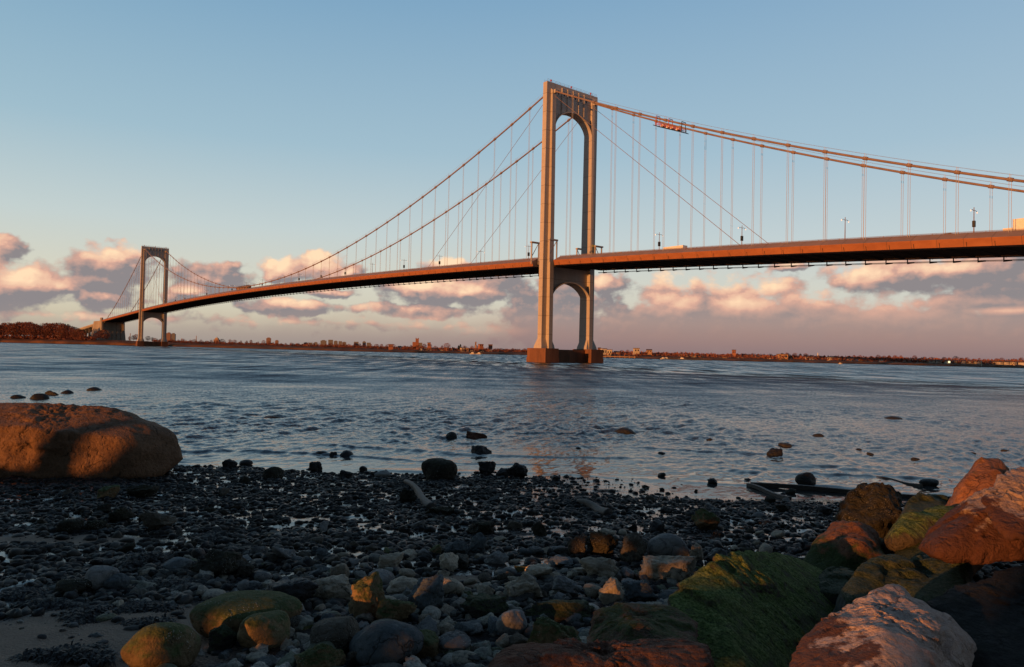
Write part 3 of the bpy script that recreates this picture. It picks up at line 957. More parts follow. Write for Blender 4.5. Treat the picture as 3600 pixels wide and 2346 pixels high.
# trees of the middle and right shore; skyline of the crowns in photo px
sky_line = [(540, 1188), (620, 1191), (700, 1194), (830, 1193), (890, 1195), (1000, 1205), (1200, 1208), (1300, 1209), (1420, 1212), (1490, 1209), (1540, 1215), (1570, 1204), (1600, 1213), (1620, 1209), (1650, 1214), (1720, 1216), (1750, 1220), (1800, 1224), (1850, 1226), (2020, 1228), (2140, 1234), (2180, 1229), (2230, 1231), (2300, 1236), (2380, 1238), (2450, 1236), (2520, 1238), (2560, 1241), (2640, 1243), (2700, 1241), (2790, 1240), (2860, 1243), (2890, 1242), (2920, 1247), (2960, 1249), (3030, 1247), (3080, 1245), (3130, 1247), (3190, 1252), (3250, 1250), (3300, 1254), (3370, 1253), (3420, 1258), (3480, 1253), (3530, 1259), (3560, 1260), (3600, 1258), (3700, 1258), (4000, 1262)]
su = [a for a, b in sky_line]; sv = [b for a, b in sky_line]
u = 545.0
cnt = 0
while u < 3720:
    cnt += 1
    near = u > 1400
    for rowi in range(2 if near and cnt % 9 < 5 else 1):
        uu = u + rnd.uniform(-4, 4)
        D = shore_D(uu) + (70 + 55 * rowi + rnd.uniform(-16, 24))
        vt = float(np.interp(uu, su, sv)) + rnd.uniform(-1.5, 4.5) + (3.5 if rowi == 0 and near else 0)
        h = far_z(uu, vt, D) - far_profile(uu, D - shore_D(uu))
        ev = rnd.random() < (.09 if near else .03)
        if ev:
            plant(PE[0], uu, D, max(3.0, h * .95), 'small dark evergreen among the bare trees of the far shore', 'tree', 'dark evergreens on the far shore', 1.0)
        else:
            plant(PT[rnd.randrange(4)], uu, D, max(3.0, h), ('bare reddish tree in the belt behind the houses of the right far shore' if u > 2000 else 'bare reddish tree along the far shore between the two towers'), 'tree',
                  'bare trees of the right far shore' if u > 2000 else 'bare trees of the middle far shore', rnd.uniform(.8, 1.25))
    u += 21 if near else 20
# low scrub that fills the belt under the crowns
def scrub(name, u0, u1, k0, k1, h, n, label):
    P = []; m = MB(); r = random.Random(5)
    for i in range(n):
        u = r.uniform(u0, u1); D = shore_D(u) + r.uniform(k0, k1)
        x, y = far_xy(u, D); z = far_profile(u, D - shore_D(u))
        s = h * r.uniform(.35, 1)
        for q in range(7):
            a = r.uniform(0, 6.28); b = r.uniform(0, 1.3)
            c = Vector((x + r.uniform(-1.5, 1.5), y + r.uniform(-1.5, 1.5), z + r.uniform(0, s * .7)))
            d = Vector((math.cos(a) * math.cos(b), math.sin(a) * math.cos(b), math.sin(b))) * s * .8
            e = Vector((r.uniform(-1, 1), r.uniform(-1, 1), r.uniform(-1, 1))) * s * .22
            m.poly([c, c + d * .6 + e, c + d, c + d * .6 - e])
    tag(m.build(name, M_TWIG, fix=False), label, 'scrub', kind='stuff')
scrub('scrub', -250, 330, 38, 75, 4.0, 1500, 'reddish scrub at the foot of the left wood')
scrub('scrub', 540, 1500, 45, 110, 2.8, 1500, 'reddish scrub on the low middle shore')
scrub('scrub', 1400, 3720, 28, 110, 3.0, 3800, 'reddish scrub between the houses of the right shore')

# ---- buildings
M_WIN = plain('window_glass', (.03, .035, .04), .15, .6)
M_ROOF = plain('roof_shingle', (.10, .065, .055), .85)
M_WALLS = [plain('cream_siding', (.46, .40, .32), .75), plain('white_siding', (.50, .47, .44), .75), plain('tan_brick', (.38, .24, .16), .85), plain('red_brick', (.30, .13, .09), .85), plain('grey_siding', (.30, .29, .29), .8)]
M_MAUVE = plain('hazy_brick', (.23, .145, .135), .9)  # brick tone with the haze of distance mixed into the colour
M_GREYB = plain('hazy_grey', (.17, .165, .185), .9)  # bluish grey, distance haze put into the wall colour
def house(u, v0, v1, wpx, D, wall, label, group=None, gable=True, nw=2, name='house'):
    """v0 roof top, v1 foot in photo px"""
    x, y = far_xy(u, D)
    zt = far_z(u, v0, D); zb = far_z(u, v1, D)
    wd = wpx / F_PX * D
    dp = max(5.0, wd * .8)
    e = empty(name, (x, y, zb), R(rnd.uniform(-14, 22)))
    tag(e, label, 'house' if name == 'house' else 'building', group)
    h = max(2.5, zt - zb)
    hw = h * (.62 if gable else 1.0)
    m = MB(); m.box((-wd / 2, -dp / 2, -2), (wd / 2, dp / 2, hw)); wl = m.build('wall', wall, e)
    if gable:
        m = MB()
        o_ = .3
        A = [(-wd/2-o_, -dp/2-o_, hw+.005), (wd/2+o_, -dp/2-o_, hw+.005), (wd/2+o_, dp/2+o_, hw+.005), (-wd/2-o_, dp/2+o_, hw+.005)]
        k = len(m.v); m.v += A + [(-wd/2-o_, 0, h), (wd/2+o_, 0, h)]
        for f in ((3,2,1,0), (0,1,5,4), (2,3,4,5), (1,2,5), (3,0,4)): m.face([k + q for q in f])
        m.build('roof', M_ROOF, e)
    else:
        m = MB(); m.box((-wd/2-.2, -dp/2-.2, hw+.002), (wd/2+.2, dp/2+.2, hw+.5)); m.build('roof', M_ROOF, e)
    nst = max(1, int(hw / 3.2))
    for a in range(nw):
        for b in range(nst):
            m = MB()
            cx = -wd/2 + wd * (a + .5) / nw; z0 = hw * (b + .35) / nst; ww = wd / nw * .22; wh = hw / nst * .42
            m.box((cx - ww, -dp/2 - .06, z0), (cx + ww, -dp/2 - .003, z0 + wh)); m.build('window', M_WIN, e)
    return e
# big distant blocks
def block_tower(u, v0, v1, wpx, D, mat, label, cap=True, group=None, dep=None):
    x, y = far_xy(u, D); zt = far_z(u, v0, D); zb = -3
    wd = wpx / F_PX * D
    e = empty('apartment_tower', (x, y, zb), R(12)); tag(e, label, 'apartment tower', group)
    h = zt - zb; dp = dep or wd * .8
    m = MB(); m.box((-wd/2, -dp/2, 0), (wd/2, dp/2, h * .93 if cap else h))
    m.build('wall', mat, e)
    if cap:
        m = MB(); m.box((-wd*.28, -dp*.28, h*.93+.005), (wd*.28, dp*.28, h)); m.build('roof_house', mat, e)
    return e
block_tower(592.5, 1169, 1200, 14, 2600, M_MAUVE, 'mauve high-rise just right of the far bridge tower, nearer its leg')
block_tower(609, 1171.5, 1200, 13.5, 2700, M_GREYB, 'dark grey high-rise, right one of the pair beside the far tower')
block_tower(944, 1187, 1207, 15, 2500, M_MAUVE, 'lone stepped brick tower block on the skyline left of middle')
block_tower(973, 1196, 1207, 11, 2600, M_MAUVE, 'small brick block right of the lone stepped tower block')
block_tower(1137, 1196, 1214, 20, 2600, M_GREYB, 'pale blue-grey slab block, left of the distant cluster')
for i, (u, v, wd) in enumerate([(1075, 1204, 14), (1092, 1205, 12), (1110, 1203, 12), (1162, 1195, 16), (1180, 1198, 13), (1196, 1200, 12), (1210, 1202, 14), (1252, 1202, 16), (1280, 1200, 12), (1296, 1205, 14)]):
    block_tower(u, v, 1214, wd, 2600 + 40 * i, M_GREYB, 'distant bluish apartment block of the low skyline cluster', i % 2 == 0, 'distant bluish apartment blocks on the skyline')
# brick complex with a square tower
D0_ = 900
e = empty('brick_tower_building', (*far_xy(1466, D0_), 2), R(10)); tag(e, 'red brick building with a tall square tower on the middle far shore', 'building')
pw = D0_ / F_PX
z_ = lambda v: far_z(1466, v, D0_) - 2
m = MB(); m.box((-5.5*pw, -4*pw, -3), (5.5*pw, 4*pw, z_(1191))); m.box((-5.5*pw, -4*pw, z_(1191)), (-2.5*pw, 4*pw, z_(1188.5))); m.box((2.5*pw, -4*pw, z_(1191)), (5.5*pw, 4*pw, z_(1188.5))); m.build('tower_wall', M_WALLS[3], e)
m = MB(); m.box((-16*pw, -3.6*pw, -3), (-5.52*pw, 4*pw, z_(1203))); m.build('wing', M_WALLS[3], e)
m = MB(); m.box((5.52*pw, -3.6*pw, -3), (18*pw, 4*pw, z_(1205))); m.build('wing', M_GREYB, e)
for k in (-1, 1):
    for zz in (1196, 1201, 1206):
        m = MB(); m.box((k*2.4*pw-.35*pw, -4.2*pw, z_(zz+1.2)), (k*2.4*pw+.35*pw, -4.003*pw, z_(zz-1.2))); m.build('window', M_WIN, e)
HS = [  # u, v0, v1, w, material, gable, label
 (1374, 1212, 1225, 15, 3, False, 'brick flat-roofed block left of the square-tower building'), (1508, 1206, 1222, 11, 3, False, 'small brick block right of the square-tower building'),
 (1405, 1217, 1225, 9, 1, True, 'small white house left of the brick tower building'),
 (1482, 1224, 1232, 10, 1, True, 'white gabled house right of the brick tower on the shore'), (1499, 1222, 1232, 14, 0, True, 'pale broad gabled house next to the white one on the shore'),
 (1520, 1225, 1232, 12, 4, True, 'grey house at the right end of the shore group'),
 (1556, 1229, 1236, 13, 1, True, 'white gabled house low on the middle shore'), (1572, 1224, 1233, 6, 3, False, 'narrow red brick house by the middle shore'),
 (1594, 1222, 1236, 7, 4, True, 'tall grey house under dark trees'), (1626, 1224, 1233, 13, 0, False, 'cream sunlit house left of the near tower'), (1643, 1226, 1234, 8, 2, False, 'tan house attached to the cream one'),
 (1659, 1229, 1239, 16, 1, True, 'wide white shore house with dark roof'), (1692, 1230, 1239, 16, 4, True, 'grey gabled house near the pier left'), (1711, 1231, 1239, 13, 1, True, 'white gabled house left of the pier'), (1724, 1235, 1240, 10, 1, False, 'low white shed left of the pier'),
 (1672, 1204, 1218, 5, 2, False, 'thin brown chimney stack on the treeline left of the pier'), (1690, 1214, 1220, 14, 3, False, 'red roofed block on the ridge, left'), (1724, 1214, 1221, 12, 3, False, 'red roofed block on the ridge, right'),
 (2107, 1222, 1234, 9, 3, True, 'red peaked house beside the pier at right'), (2122, 1227, 1248, 17, 1, False, 'tall white block right beside the pier'), (2143, 1231, 1249, 18, 0, False, 'cream three-storey house, second right of the pier'), (2168, 1235, 1249, 18, 0, True, 'cream gabled house, third right of the pier'),
 (2237, 1226, 1240, 18, 0, False, 'big cream house standing high between trees'), (2238, 1242, 1252, 22, 2, False, 'tan house below the big cream one'), (2282, 1228, 1240, 18, 2, True, 'tan house with dark roof high among trees'),
 (2400, 1245, 1253, 16, 2, True, 'brown house right of the evergreens'), (2421, 1246, 1255, 15, 4, True, 'grey house beside the twin yellow houses'),
 (2440, 1247, 1258, 15, 0, True, 'sunlit yellow house, left one of the twin pair'), (2460, 1247, 1258, 15, 0, True, 'sunlit yellow house, right one of the twin pair'),
 (2580, 1232, 1247, 12, 3, False, 'square brick church tower above the trees'), (2604, 1254, 1261, 12, 1, True, 'white cottage under the church tower'), (2642, 1251, 1262, 11, 1, True, 'pale blue-white narrow house'), (2660, 1250, 1264, 17, 2, True, 'tan house with tall roof by the water'), (2673, 1262, 1266, 18, 1, False, 'long low white boathouse on the water'),
 (2541, 1259, 1267, 24, 2, False, 'long low brown building on the water edge'), (2692, 1258, 1267, 14, 1, False, 'low white building right of the boathouse'), (2706, 1259, 1267, 8, 1, True, 'little white gabled hut right of the boathouse'),
 (2750, 1247, 1258, 34, 2, False, 'wide tan pavilion with flat roof'), (2760, 1259, 1264, 38, 0, False, 'long cream porch building below the pavilion'),
 (2836, 1253, 1262, 8, 1, True, 'small white house between the trees'), (2854, 1258, 1265, 5, 1, True, 'tiny white hut between the trees'), (2918, 1256, 1264, 9, 0, True, 'sunlit cream house, left of the middle right row'), (2936, 1257, 1264, 10, 1, True, 'sunlit white house, middle right row'), (2949, 1260, 1267, 6, 0, True, 'small sunlit cream hut'),
 (2983, 1262, 1268, 10, 1, True, 'white cottage with wide roof, right shore'), (2996, 1263, 1268, 8, 4, True, 'grey cottage beside the white one'), (3018, 1263, 1269, 12, 1, True, 'white bungalow, first of a pair'), (3034, 1264, 1270, 8, 4, True, 'grey bungalow, second of a pair'), (3052, 1263, 1272, 6, 1, True, 'white shed beside dark bush'),
 (3101, 1262, 1272, 6, 1, True, 'white shed right of the dark round tree'), (3184, 1264, 1274, 11, 0, True, 'sunlit cream house with porch'), (3200, 1265, 1271, 9, 1, True, 'white roof beside the cream porch house'), (3246, 1269, 1277, 10, 2, True, 'tan house low on the right shore'), (3269, 1263, 1275, 6, 2, True, 'narrow tan house near the row'),
]
for (u, v0, v1, wd, mi, gb, lab) in HS:
    house(u, v0, v1, wd, shore_D(u) + 34 + rnd.uniform(0, 14), M_WALLS[mi], lab, None, gb, 1 if wd < 9 else 2)
k = 0
for u in [3281, 3293, 3305, 3317, 3341, 3355, 3367, 3383, 3393, 3404, 3415, 3429, 3442, 3472, 3487, 3498, 3513, 3535, 3546, 3560, 3574, 3594]:
    v1 = 1276 + (u - 3281) * .021; big = u in (3355, 3367, 3393, 3513)
    house(u, v1 - (9 if big else 6.5), v1, 9.5 if not big else 11, shore_D(u) + 30 + rnd.uniform(0, 6), M_WALLS[(0, 1)[k % 2]], 'small pale bungalow in the sunlit row near the right edge', 'row of pale bungalows on the right far shore', True, 2)
    k += 1
# one window's sun glare, made as a glow of its own
e = house(3330, 1266.5, 1278, 10, shore_D(3330) + 26, M_WALLS[0], 'pale house whose front window glows in place of reflected sunset', None, True, 1)
gm, gtt, gb_ = new_mat('glare_glow')
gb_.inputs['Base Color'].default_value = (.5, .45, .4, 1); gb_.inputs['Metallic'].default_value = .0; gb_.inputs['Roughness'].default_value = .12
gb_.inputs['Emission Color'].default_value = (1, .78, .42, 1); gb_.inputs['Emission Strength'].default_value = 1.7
m = MB(); m.box((-.65, -4.3, .4), (.65, -4.05, 1.8)); m.build('glare_window', gm, e)
# chimneys, masts and boats
for u, v0, lab in [(689.5, 1181, 'thin industrial chimney left of middle skyline'), (457, 1172, 'thin mast behind the anchorage'), (638, 1190, 'short pale chimney right of the twin high-rises'), (2875, 1241, 'pale flagpole among the right trees')]:
    D = shore_D(u) + 140; x, y = far_xy(u, D)
    m = MB(); m.tube([(0, 0, 0), (0, 0, far_z(u, v0, D) - 3)], [.55, .4], 6)
    o = m.build('chimney_stack', M_WALLS[2] if u != 2875 else M_WHITE, loc=(x, y, 3)); tag(o, lab, 'chimney' if u != 2875 and u != 457 else 'mast')
# domed building on the skyline
e = empty('domed_building', (*far_xy(762, 1100), 3)); tag(e, 'tiered pale building with a pointed cap on the skyline', 'building')
pw = 1100 / F_PX; zz = lambda v: far_z(762, v, 1100) - 3
m = MB(); m.box((-9*pw, -3, -3), (9*pw, 3, zz(1194))); m.build('wall', M_MAUVE, e)
m = MB(); m.box((-5*pw, -2.5, zz(1194)), (5*pw, 2.5, zz(1189))); m.build('upper_wall', M_WALLS[2], e)
m = MB(); m.tube([(0, 0, zz(1189)), (0, 0, zz(1184))], [3*pw, .2], 8); m.build('cap', M_WALLS[0], e)
# pontoon with little boats, left end at the pier
def boat(u, D, L, label, mast=0, rz=0):
    x, y = far_xy(u, D)
    e = empty('moored_boat', (x, y, 0), R(rz)); tag(e, label, 'boat')
    m = MB()
    st = [(-.5, .5), (-.2, .62), (.2, .55), (.5, .05)]
    k = len(m.v)
    m.hexa([(L * a, -L * .28 * b, -.2) for a, b in st] + [(L * a, L * .28 * b, -.2) for a, b in st[::-1]], [(L * a * 1.06, -L * .33 * b, L * .14) for a, b in st] + [(L * a * 1.06, L * .33 * b, L * .14) for a, b in st[::-1]])
    m.build('hull', M_WALLS[0], e)
    m = MB(); m.hexa([(-L*.3, -L*.11, L*.142), (L*.15, -L*.11, L*.142), (L*.15, L*.11, L*.142), (-L*.3, L*.11, L*.142)], [(-L*.26, -L*.09, L*.30), (L*.06, -L*.09, L*.30), (L*.06, L*.09, L*.30), (-L*.26, L*.09, L*.30)]); m.build('cabin', M_WHITE, e)
    if mast:
        m = MB(); m.tube([(0, 0, L*.3), (0, 0, mast)], .05, 5); m.build('mast', M_WHITE, e)
    return e
boat(1663, 705, 6, 'white motor boat moored off the middle shore')
boat(1686, 715, 6, 'small white boat right of the motor boat')
boat(2333, 590, 5, 'white boat at the left end of the long dark pontoon')
boat(2344, 592, 5.5, 'white covered boat second along the dark pontoon', 0, 5)
boat(2400, 590, 6, 'long pale boat at the middle of the dark pontoon')
e = empty('pontoon', (*far_xy(2415, 586), 0), R(-12)); tag(e, 'long dark floating pontoon off the right far shore', 'pontoon')
m = MB(); m.box((-19, -1.5, -.3), (19, 1.5, .7)); m.build('deck', M_DARK, e)
for k in range(7):
    m = MB(); m.tube([(-18 + 6 * k, 1.7, -1), (-18 + 6 * k, 1.7, 2.2)], .18, 6); m.build('pile', M_DARK, e)
for u, lab in [(2200, 'low tan wooden pier right of the bridge tower'),]:
    e = empty('wooden_pier', (*far_xy(2175, 610), 0), R(-10)); tag(e, lab, 'pier')
    m = MB(); m.box((-16, -1.2, 1.0), (14, 1.2, 1.5)); m.build('deck', M_WALLS[2], e)
    for k in range(8):
        m = MB(); m.tube([(-15 + 4 * k, 0, -1), (-15 + 4 * k, 0, 2.4)], .16, 6); m.build('pile', M_WALLS[2], e)
boat(2955, 520, 3, 'tiny orange-lit boat off the right shore')
m = MB(); m.tube([(0, 0, -1), (0, 0, 4.6)], [.35, .3], 8)
tag(m.build('marker_post', M_WALLS[0], loc=(*far_xy(3451, shore_D(3451) + 4), 0)), 'pale marker post at the water before the right row', 'post')

# ------------------------------------------------------------------ water
def make_water():
    fpx, h = 736.8, CAM_H
    rr = [13.0]
    while rr[-1] < 9000:
        r = rr[-1]
        rr.append(r + max(0.05, min(r * r / (fpx * h) / 2.6, r * .25)))
    rr = np.array(rr)
    th = np.linspace(-R(56), R(56), 1100)
    RR, TH = np.meshgrid(rr, th, indexing='ij')
    X = RR * np.sin(TH); Y = RR * np.cos(TH)
    dr = np.gradient(rr)[:, None] * np.ones_like(X)
    Z = np.zeros_like(X)
    q = np.random.RandomState(3)
    gx = np.stack([X.ravel() * .09, Y.ravel() * .05, np.zeros(X.size)], 1)
    env = (0.75 + 0.75 * fbm(gx, 3).reshape(X.shape)).clip(.15, 1.9)
    near = np.interp(RR, [14, 26, 28, 31, 40, 70, 200], [.02, .03, .10, .36, .62, .9, 1.0])
    wx = 0.35 * fbm(np.stack([X.ravel() * .25, Y.ravel() * .25, np.ones(X.size) * 3], 1), 2).reshape(X.shape)
    for i in range(110):
        lam = 0.20 * (2.5 / 0.20) ** (q.rand() ** .9)
        ang = R(-58) + q.normal() * 0.6                   # travel direction
        kx, ky = math.sin(ang) * 2 * math.pi / lam, math.cos(ang) * 2 * math.pi / lam
        amp = 0.0090 * lam ** 0.62
        fil = np.clip((lam / (2.2 * dr)) - 1.0, 0, 1)
        ph = q.rand() * 6.28
        s = np.sin(kx * X + ky * Y + ph + wx * 2.0)
        Z += amp * fil * (s + .4 * np.cos(2 * (kx * X + ky * Y + ph + wx * 2.0)))
    Z *= env * near * 1.05
    # low swell that runs onto the beach
    sw = np.interp(RR, [25.5, 28, 34, 60], [0.0, .9, 1.0, 0])
    nn = fbm(np.stack([X.ravel() * .07, Y.ravel() * .12, np.ones(X.size)], 1), 3).reshape(X.shape)
    phs = 2 * math.pi * (Y + .10 * X + 1.8 * nn) / 2.9
    crest = np.clip(np.sin(phs), 0, 1) ** 5
    n2 = np.clip(fbm(np.stack([X.ravel() * .11 + 9, Y.ravel() * .3, np.ones(X.size)], 1), 2).reshape(X.shape) + .45, 0, 1)
    Z += .085 * crest * sw * n2
    verts = np.stack([X.ravel(), Y.ravel(), Z.ravel()], 1)
    nr, nt = X.shape
    idx = np.arange(nr * nt).reshape(nr, nt)
    F = np.stack([idx[:-1, :-1].ravel(), idx[:-1, 1:].ravel(), idx[1:, 1:].ravel(), idx[1:, :-1].ravel()], 1).astype(np.int32)
    m, t, b = new_mat('sea_water')
    geo = t.new('ShaderNodeNewGeometry').outputs['Position']
    y = t.sep(geo)[1]
    farw = t.mapr(y, 24.0, 120.0, typ='LINEAR')
    # small ripples: the facets' slopes come straight from turbulence in the world's plane
    r1 = t.vmath('SUBTRACT', t.noise(t.vmath('MULTIPLY', geo, (.7, 1.0, 1.0)), 7.5, 3, .65, out=1), (.5, .5, .5))
    r2 = t.vmath('SUBTRACT', t.noise(t.vmath('MULTIPLY', geo, (.55, 1.0, 1.0)), .09, 10, .74, out=1), (.5, .5, .5))
    r3 = t.math('SUBTRACT', t.noise(t.vmath('MULTIPLY', geo, (.30, 1.0, 1.0)), .018, 9, .70), .5)
    sl = t.vmath('ADD', t.vmath('SCALE', r1, t.mapr(y, 27.5, 38.0, .07, .85, typ='LINEAR')), t.vmath('SCALE', r2, t.math('MULTIPLY', farw, .95)))
    sx_, sy_, sz_ = t.sep(sl)
    sy_ = t.math('SUBTRACT', sy_, t.math('MULTIPLY', farw, t.math('ADD', .225, t.math('MULTIPLY', r3, .34))))
    r4 = t.math('SUBTRACT', t.noise(t.vmath('MULTIPLY', geo, (.30, .030, 1.0)), 1.0, 5, .62), .5)
    sy_ = t.math('SUBTRACT', sy_, t.math('MULTIPLY', t.mapr(y, 60.0, 220.0, typ='LINEAR'), t.math('MULTIPLY', r4, 1.0)))
    gn = t.new('ShaderNodeNewGeometry').outputs['Normal']
    nn_ = t.vmath('NORMALIZE', t.vmath('ADD', gn, t.comb(sx_, sy_, 0.0)))
    t.put(b.inputs['Normal'], nn_)
    t.put(b.inputs['Base Color'], t.mix(t.mapr(y, 24, 60), (.026, .027, .028), (.020, .025, .027)))
    b.inputs['Roughness'].default_value = .09
    b.inputs['IOR'].default_value = 1.333
    o = obj_np('water', verts, F, m, smooth=True)
    tag(o, kind='structure')
make_water()
# ------------------------------------------------------------------ beach
def sstep(a, b, x):
    q = np.clip((x - a) / (b - a), 0, 1); return q * q * (3 - 2 * q)
def ground_z(x, y):
    x = np.asarray(x, float); y = np.asarray(y, float)
    sh = 27.2 + .5 * np.sin(x * .35) - .35 * np.sin(x * .13 + 1)
    z = np.where(y < sh, .050 * (sh - y), .045 * (sh - y))
    flat = sstep(0, 7, x) * sstep(20.5, 24.5, y) * (1 - sstep(28, 31, y))
    z = z * (1 - .92 * flat) - .03 * flat
    z = z + .9 * sstep(1.5, 6, x) * sstep(13, 6, y)                       # foot of the riprap
    z = z - np.clip(y - 32, 0, 100) * .05
    return z
def ground_n(x, y):
    x = np.atleast_1d(np.asarray(x, float)); y = np.atleast_1d(np.asarray(y, float))
    p = np.stack([x, y, np.zeros_like(x)], 1)
    a = .060 * fbm(p * .55, 3) + .022 * fbm(p * 2.6 + 40, 3)
    k = 1 - .65 * sstep(0, 7, x) * sstep(20.5, 24.5, y)
    return ground_z(x, y) + a * k
def sandy(x, y):
    x = np.atleast_1d(np.asarray(x, float)); y = np.atleast_1d(np.asarray(y, float))
    n = fbm(np.stack([x * .35, y * .5, np.ones_like(x) * 5], 1), 3)
    a = np.exp(-(((x + 5.4) / 2.6) ** 2 + ((y - 9.3) / 1.5) ** 2) * .9)
    b = np.exp(-(((x + .9) / 1.0) ** 2 + ((y - 12.4) / .55) ** 2)) * .9
    c = np.exp(-(((x + 9.0) / 2.5) ** 2 + ((y - 14.6) / .9) ** 2)) * .6
    return np.clip((a + b + c) * 1.5 + .35 * n - .32, 0, 1)
_K = np.concatenate([np.arange(3, 40, .02), np.arange(40, 200, .1)])
def hit_ground(xv, yv):
    d = ray(xv * VS, yv * VS)
    Pk = np.array([0, 0, CAM_H])[None] + _K[:, None] * d[None]
    hit = np.where(Pk[:, 2] < np.maximum(0.0, ground_z(Pk[:, 0], Pk[:, 1])))[0]
    return Pk[hit[0] if len(hit) else -1].copy()

def beach_mat():
    m, t, b = new_mat('beach_ground')
    geo = t.new('ShaderNodeNewGeometry').outputs['Position']
    at = t.new('ShaderNodeAttribute', attribute_name='sandy').outputs['Fac']
    x, y, z = t.sep(geo)
    n = t.noise(geo, 1.6, 6, .62); n2 = t.noise(geo, 26, 4, .6); n3 = t.noise(geo, 95, 2, .6)
    vor = t.voro(geo, 30, 'F1', 'Distance')
    c = t.mix(t.mapr(n, .35, .65), (.012, .010, .010), (.026, .021, .019))
    sandc = t.mix(n2, (.17, .122, .090), (.30, .225, .17))
    sandc = t.mix(t.mapr(n3, .58, .75), sandc, (.30, .25, .21))
    sm = t.mapr(t.math('ADD', at, t.math('MULTIPLY', t.math('SUBTRACT', n2, .5), .5)), .25, .55)
    c = t.mix(sm, c, sandc)
    shell = t.math('MULTIPLY', t.mapr(t.voro(t.vmath('MULTIPLY', geo, (1, 1, .2)), 16, 'F1', 'Distance'), .10, .06), t.mapr(t.noise(geo, 3.1, 2), .52, .62))
    c = t.mix(t.math('MULTIPLY', shell, .8), c, (.38, .36, .34))
    t.put(b.inputs['Base Color'], c)
    wet = t.mapr(t.math('ADD', t.noise(geo, .9, 5, .6), t.math('MULTIPLY', t.mapr(y, 10.5, 14.5), .12)), .46, .58)
    wet = t.math('MULTIPLY', wet, t.math('SUBTRACT', 1.0, sm))
    wet = t.math('MAXIMUM', wet, t.mapr(z, .10, .03))
    t.put(b.inputs['Roughness'], t.mapr(wet, 0, 1, .8, .06, typ='LINEAR'))
    t.put(b.inputs['Specular IOR Level'], t.mapr(wet, 0, 1, .15, .55, typ='LINEAR'))
    h = t.math('ADD', t.math('MULTIPLY', n2, .02), t.math('MULTIPLY', vor, .02))
    t.put(b.inputs['Normal'], t.bump(h, t.mapr(wet, 0, 1, .8, .12, typ='LINEAR'), 1.0))
    return m
M_BEACH = beach_mat()
gx = np.concatenate([np.linspace(-60, -22, 24), np.arange(-21.9, 22, .09), np.linspace(22.1, 60, 24)])
gy = np.concatenate([np.linspace(-14, 3, 14), np.arange(3.2, 31, .09), np.linspace(31.2, 60, 20)])
GX, GY = np.meshgrid(gx, gy)
GZ = ground_n(GX.ravel(), GY.ravel())
idx = np.arange(GX.size).reshape(GX.shape)
F = np.stack([idx[:-1, :-1].ravel(), idx[:-1, 1:].ravel(), idx[1:, 1:].ravel(), idx[1:, :-1].ravel()], 1).astype(np.int32)
beach = obj_np('beach', np.stack([GX.ravel(), GY.ravel(), GZ], 1), F, M_BEACH, smooth=True)
at = beach.data.attributes.new('sandy', 'FLOAT', 'POINT')
at.data.foreach_set('value', sandy(GX.ravel(), GY.ravel()).astype(np.float32))
tag(beach, kind='structure')

# unseen bank added behind the viewer, crest cut to place shade and sun patches
BANKQ = [(-70, 4.0), (-31, 4.0), (-27.0, 3.9), (-26.8, 6.2), (-26.35, 6.2), (-26.15, 3.8), (-25.65, 4.2), (-25.45, 5.5), (-25.1, 6.2), (-24.6, 6.3), (-24.2, 6.0), (-23.0, 5.8), (-18, 6.0), (-16.9, 5.2), (-16.2, 5.25), (-15.8, 6.0), (-9.35, 5.8), (-9.2, 4.05), (-8.8, 4.15), (-8.5, 4.05), (-8.4, 6.1), (-7.68, 6.1), (-7.6, 4.75), (-7.38, 4.75), (-7.3, 6.1), (-7.05, 6.1), (-6.98, 4.5), (-6.75, 4.5), (-6.65, 5.9), (-5.9, 5.4), (-5.6, 4.95), (-5.2, 5.0), (-5.0, 5.6), (-4.2, 5.7), (-3.75, 5.65), (-3.5, 5.35), (-3.0, 4.95), (-2.05, 4.85), (-1.85, 6.6), (0, 6.6), (4, 5.6), (60, 4.0)]
qs = np.concatenate([np.linspace(-70, -32, 20), np.arange(-31.8, 6, .12), np.linspace(6.2, 60, 20)])
V = []
for wv, hf in ((-9, 0), (-3, .8), (-1, .97), (0, 1), (1.2, .96), (4, .75), (9, 0)):
    for q in qs:
        zt = float(np.interp(q, [a for a, b in BANKQ], [b for a, b in BANKQ]))
        if hf > .9: zt += .10 * math.sin(q * 7.1) * math.sin(q * 2.3)
        bx, by = -.722 * (30 + wv) + .692 * q, -.692 * (30 + wv) - .722 * q
        V.append((bx, by, 1.2 + (zt - 1.2) * hf))
nq = len(qs)
F = np.array([[i * nq + j, i * nq + j + 1, (i + 1) * nq + j + 1, (i + 1) * nq + j] for i in range(6) for j in range(nq - 1)], dtype=np.int32)
tag(obj_np('shade_bank', np.array(V), F, plain('shade_bank_brown', (.05, .045, .03), .95)), kind='structure')

# unseen thick cylinder added over the notch to cap the sun slot
m = MB()
def bq(q, z): return (-.722 * 30 + .692 * q, -.692 * 30 - .722 * q, z)
m.tube([bq(-10.5, 5.72), bq(-9.0, 5.72), bq(-8.0, 5.72), bq(-6.2, 5.72)], [.80, .80, .80, .78], 12)
tag(m.build('sun_blocker', plain('sun_blocker_brown', (.06, .045, .035), .9)), 'unseen cylinder added behind the viewer to block sun above the bank notch', 'light blocker')

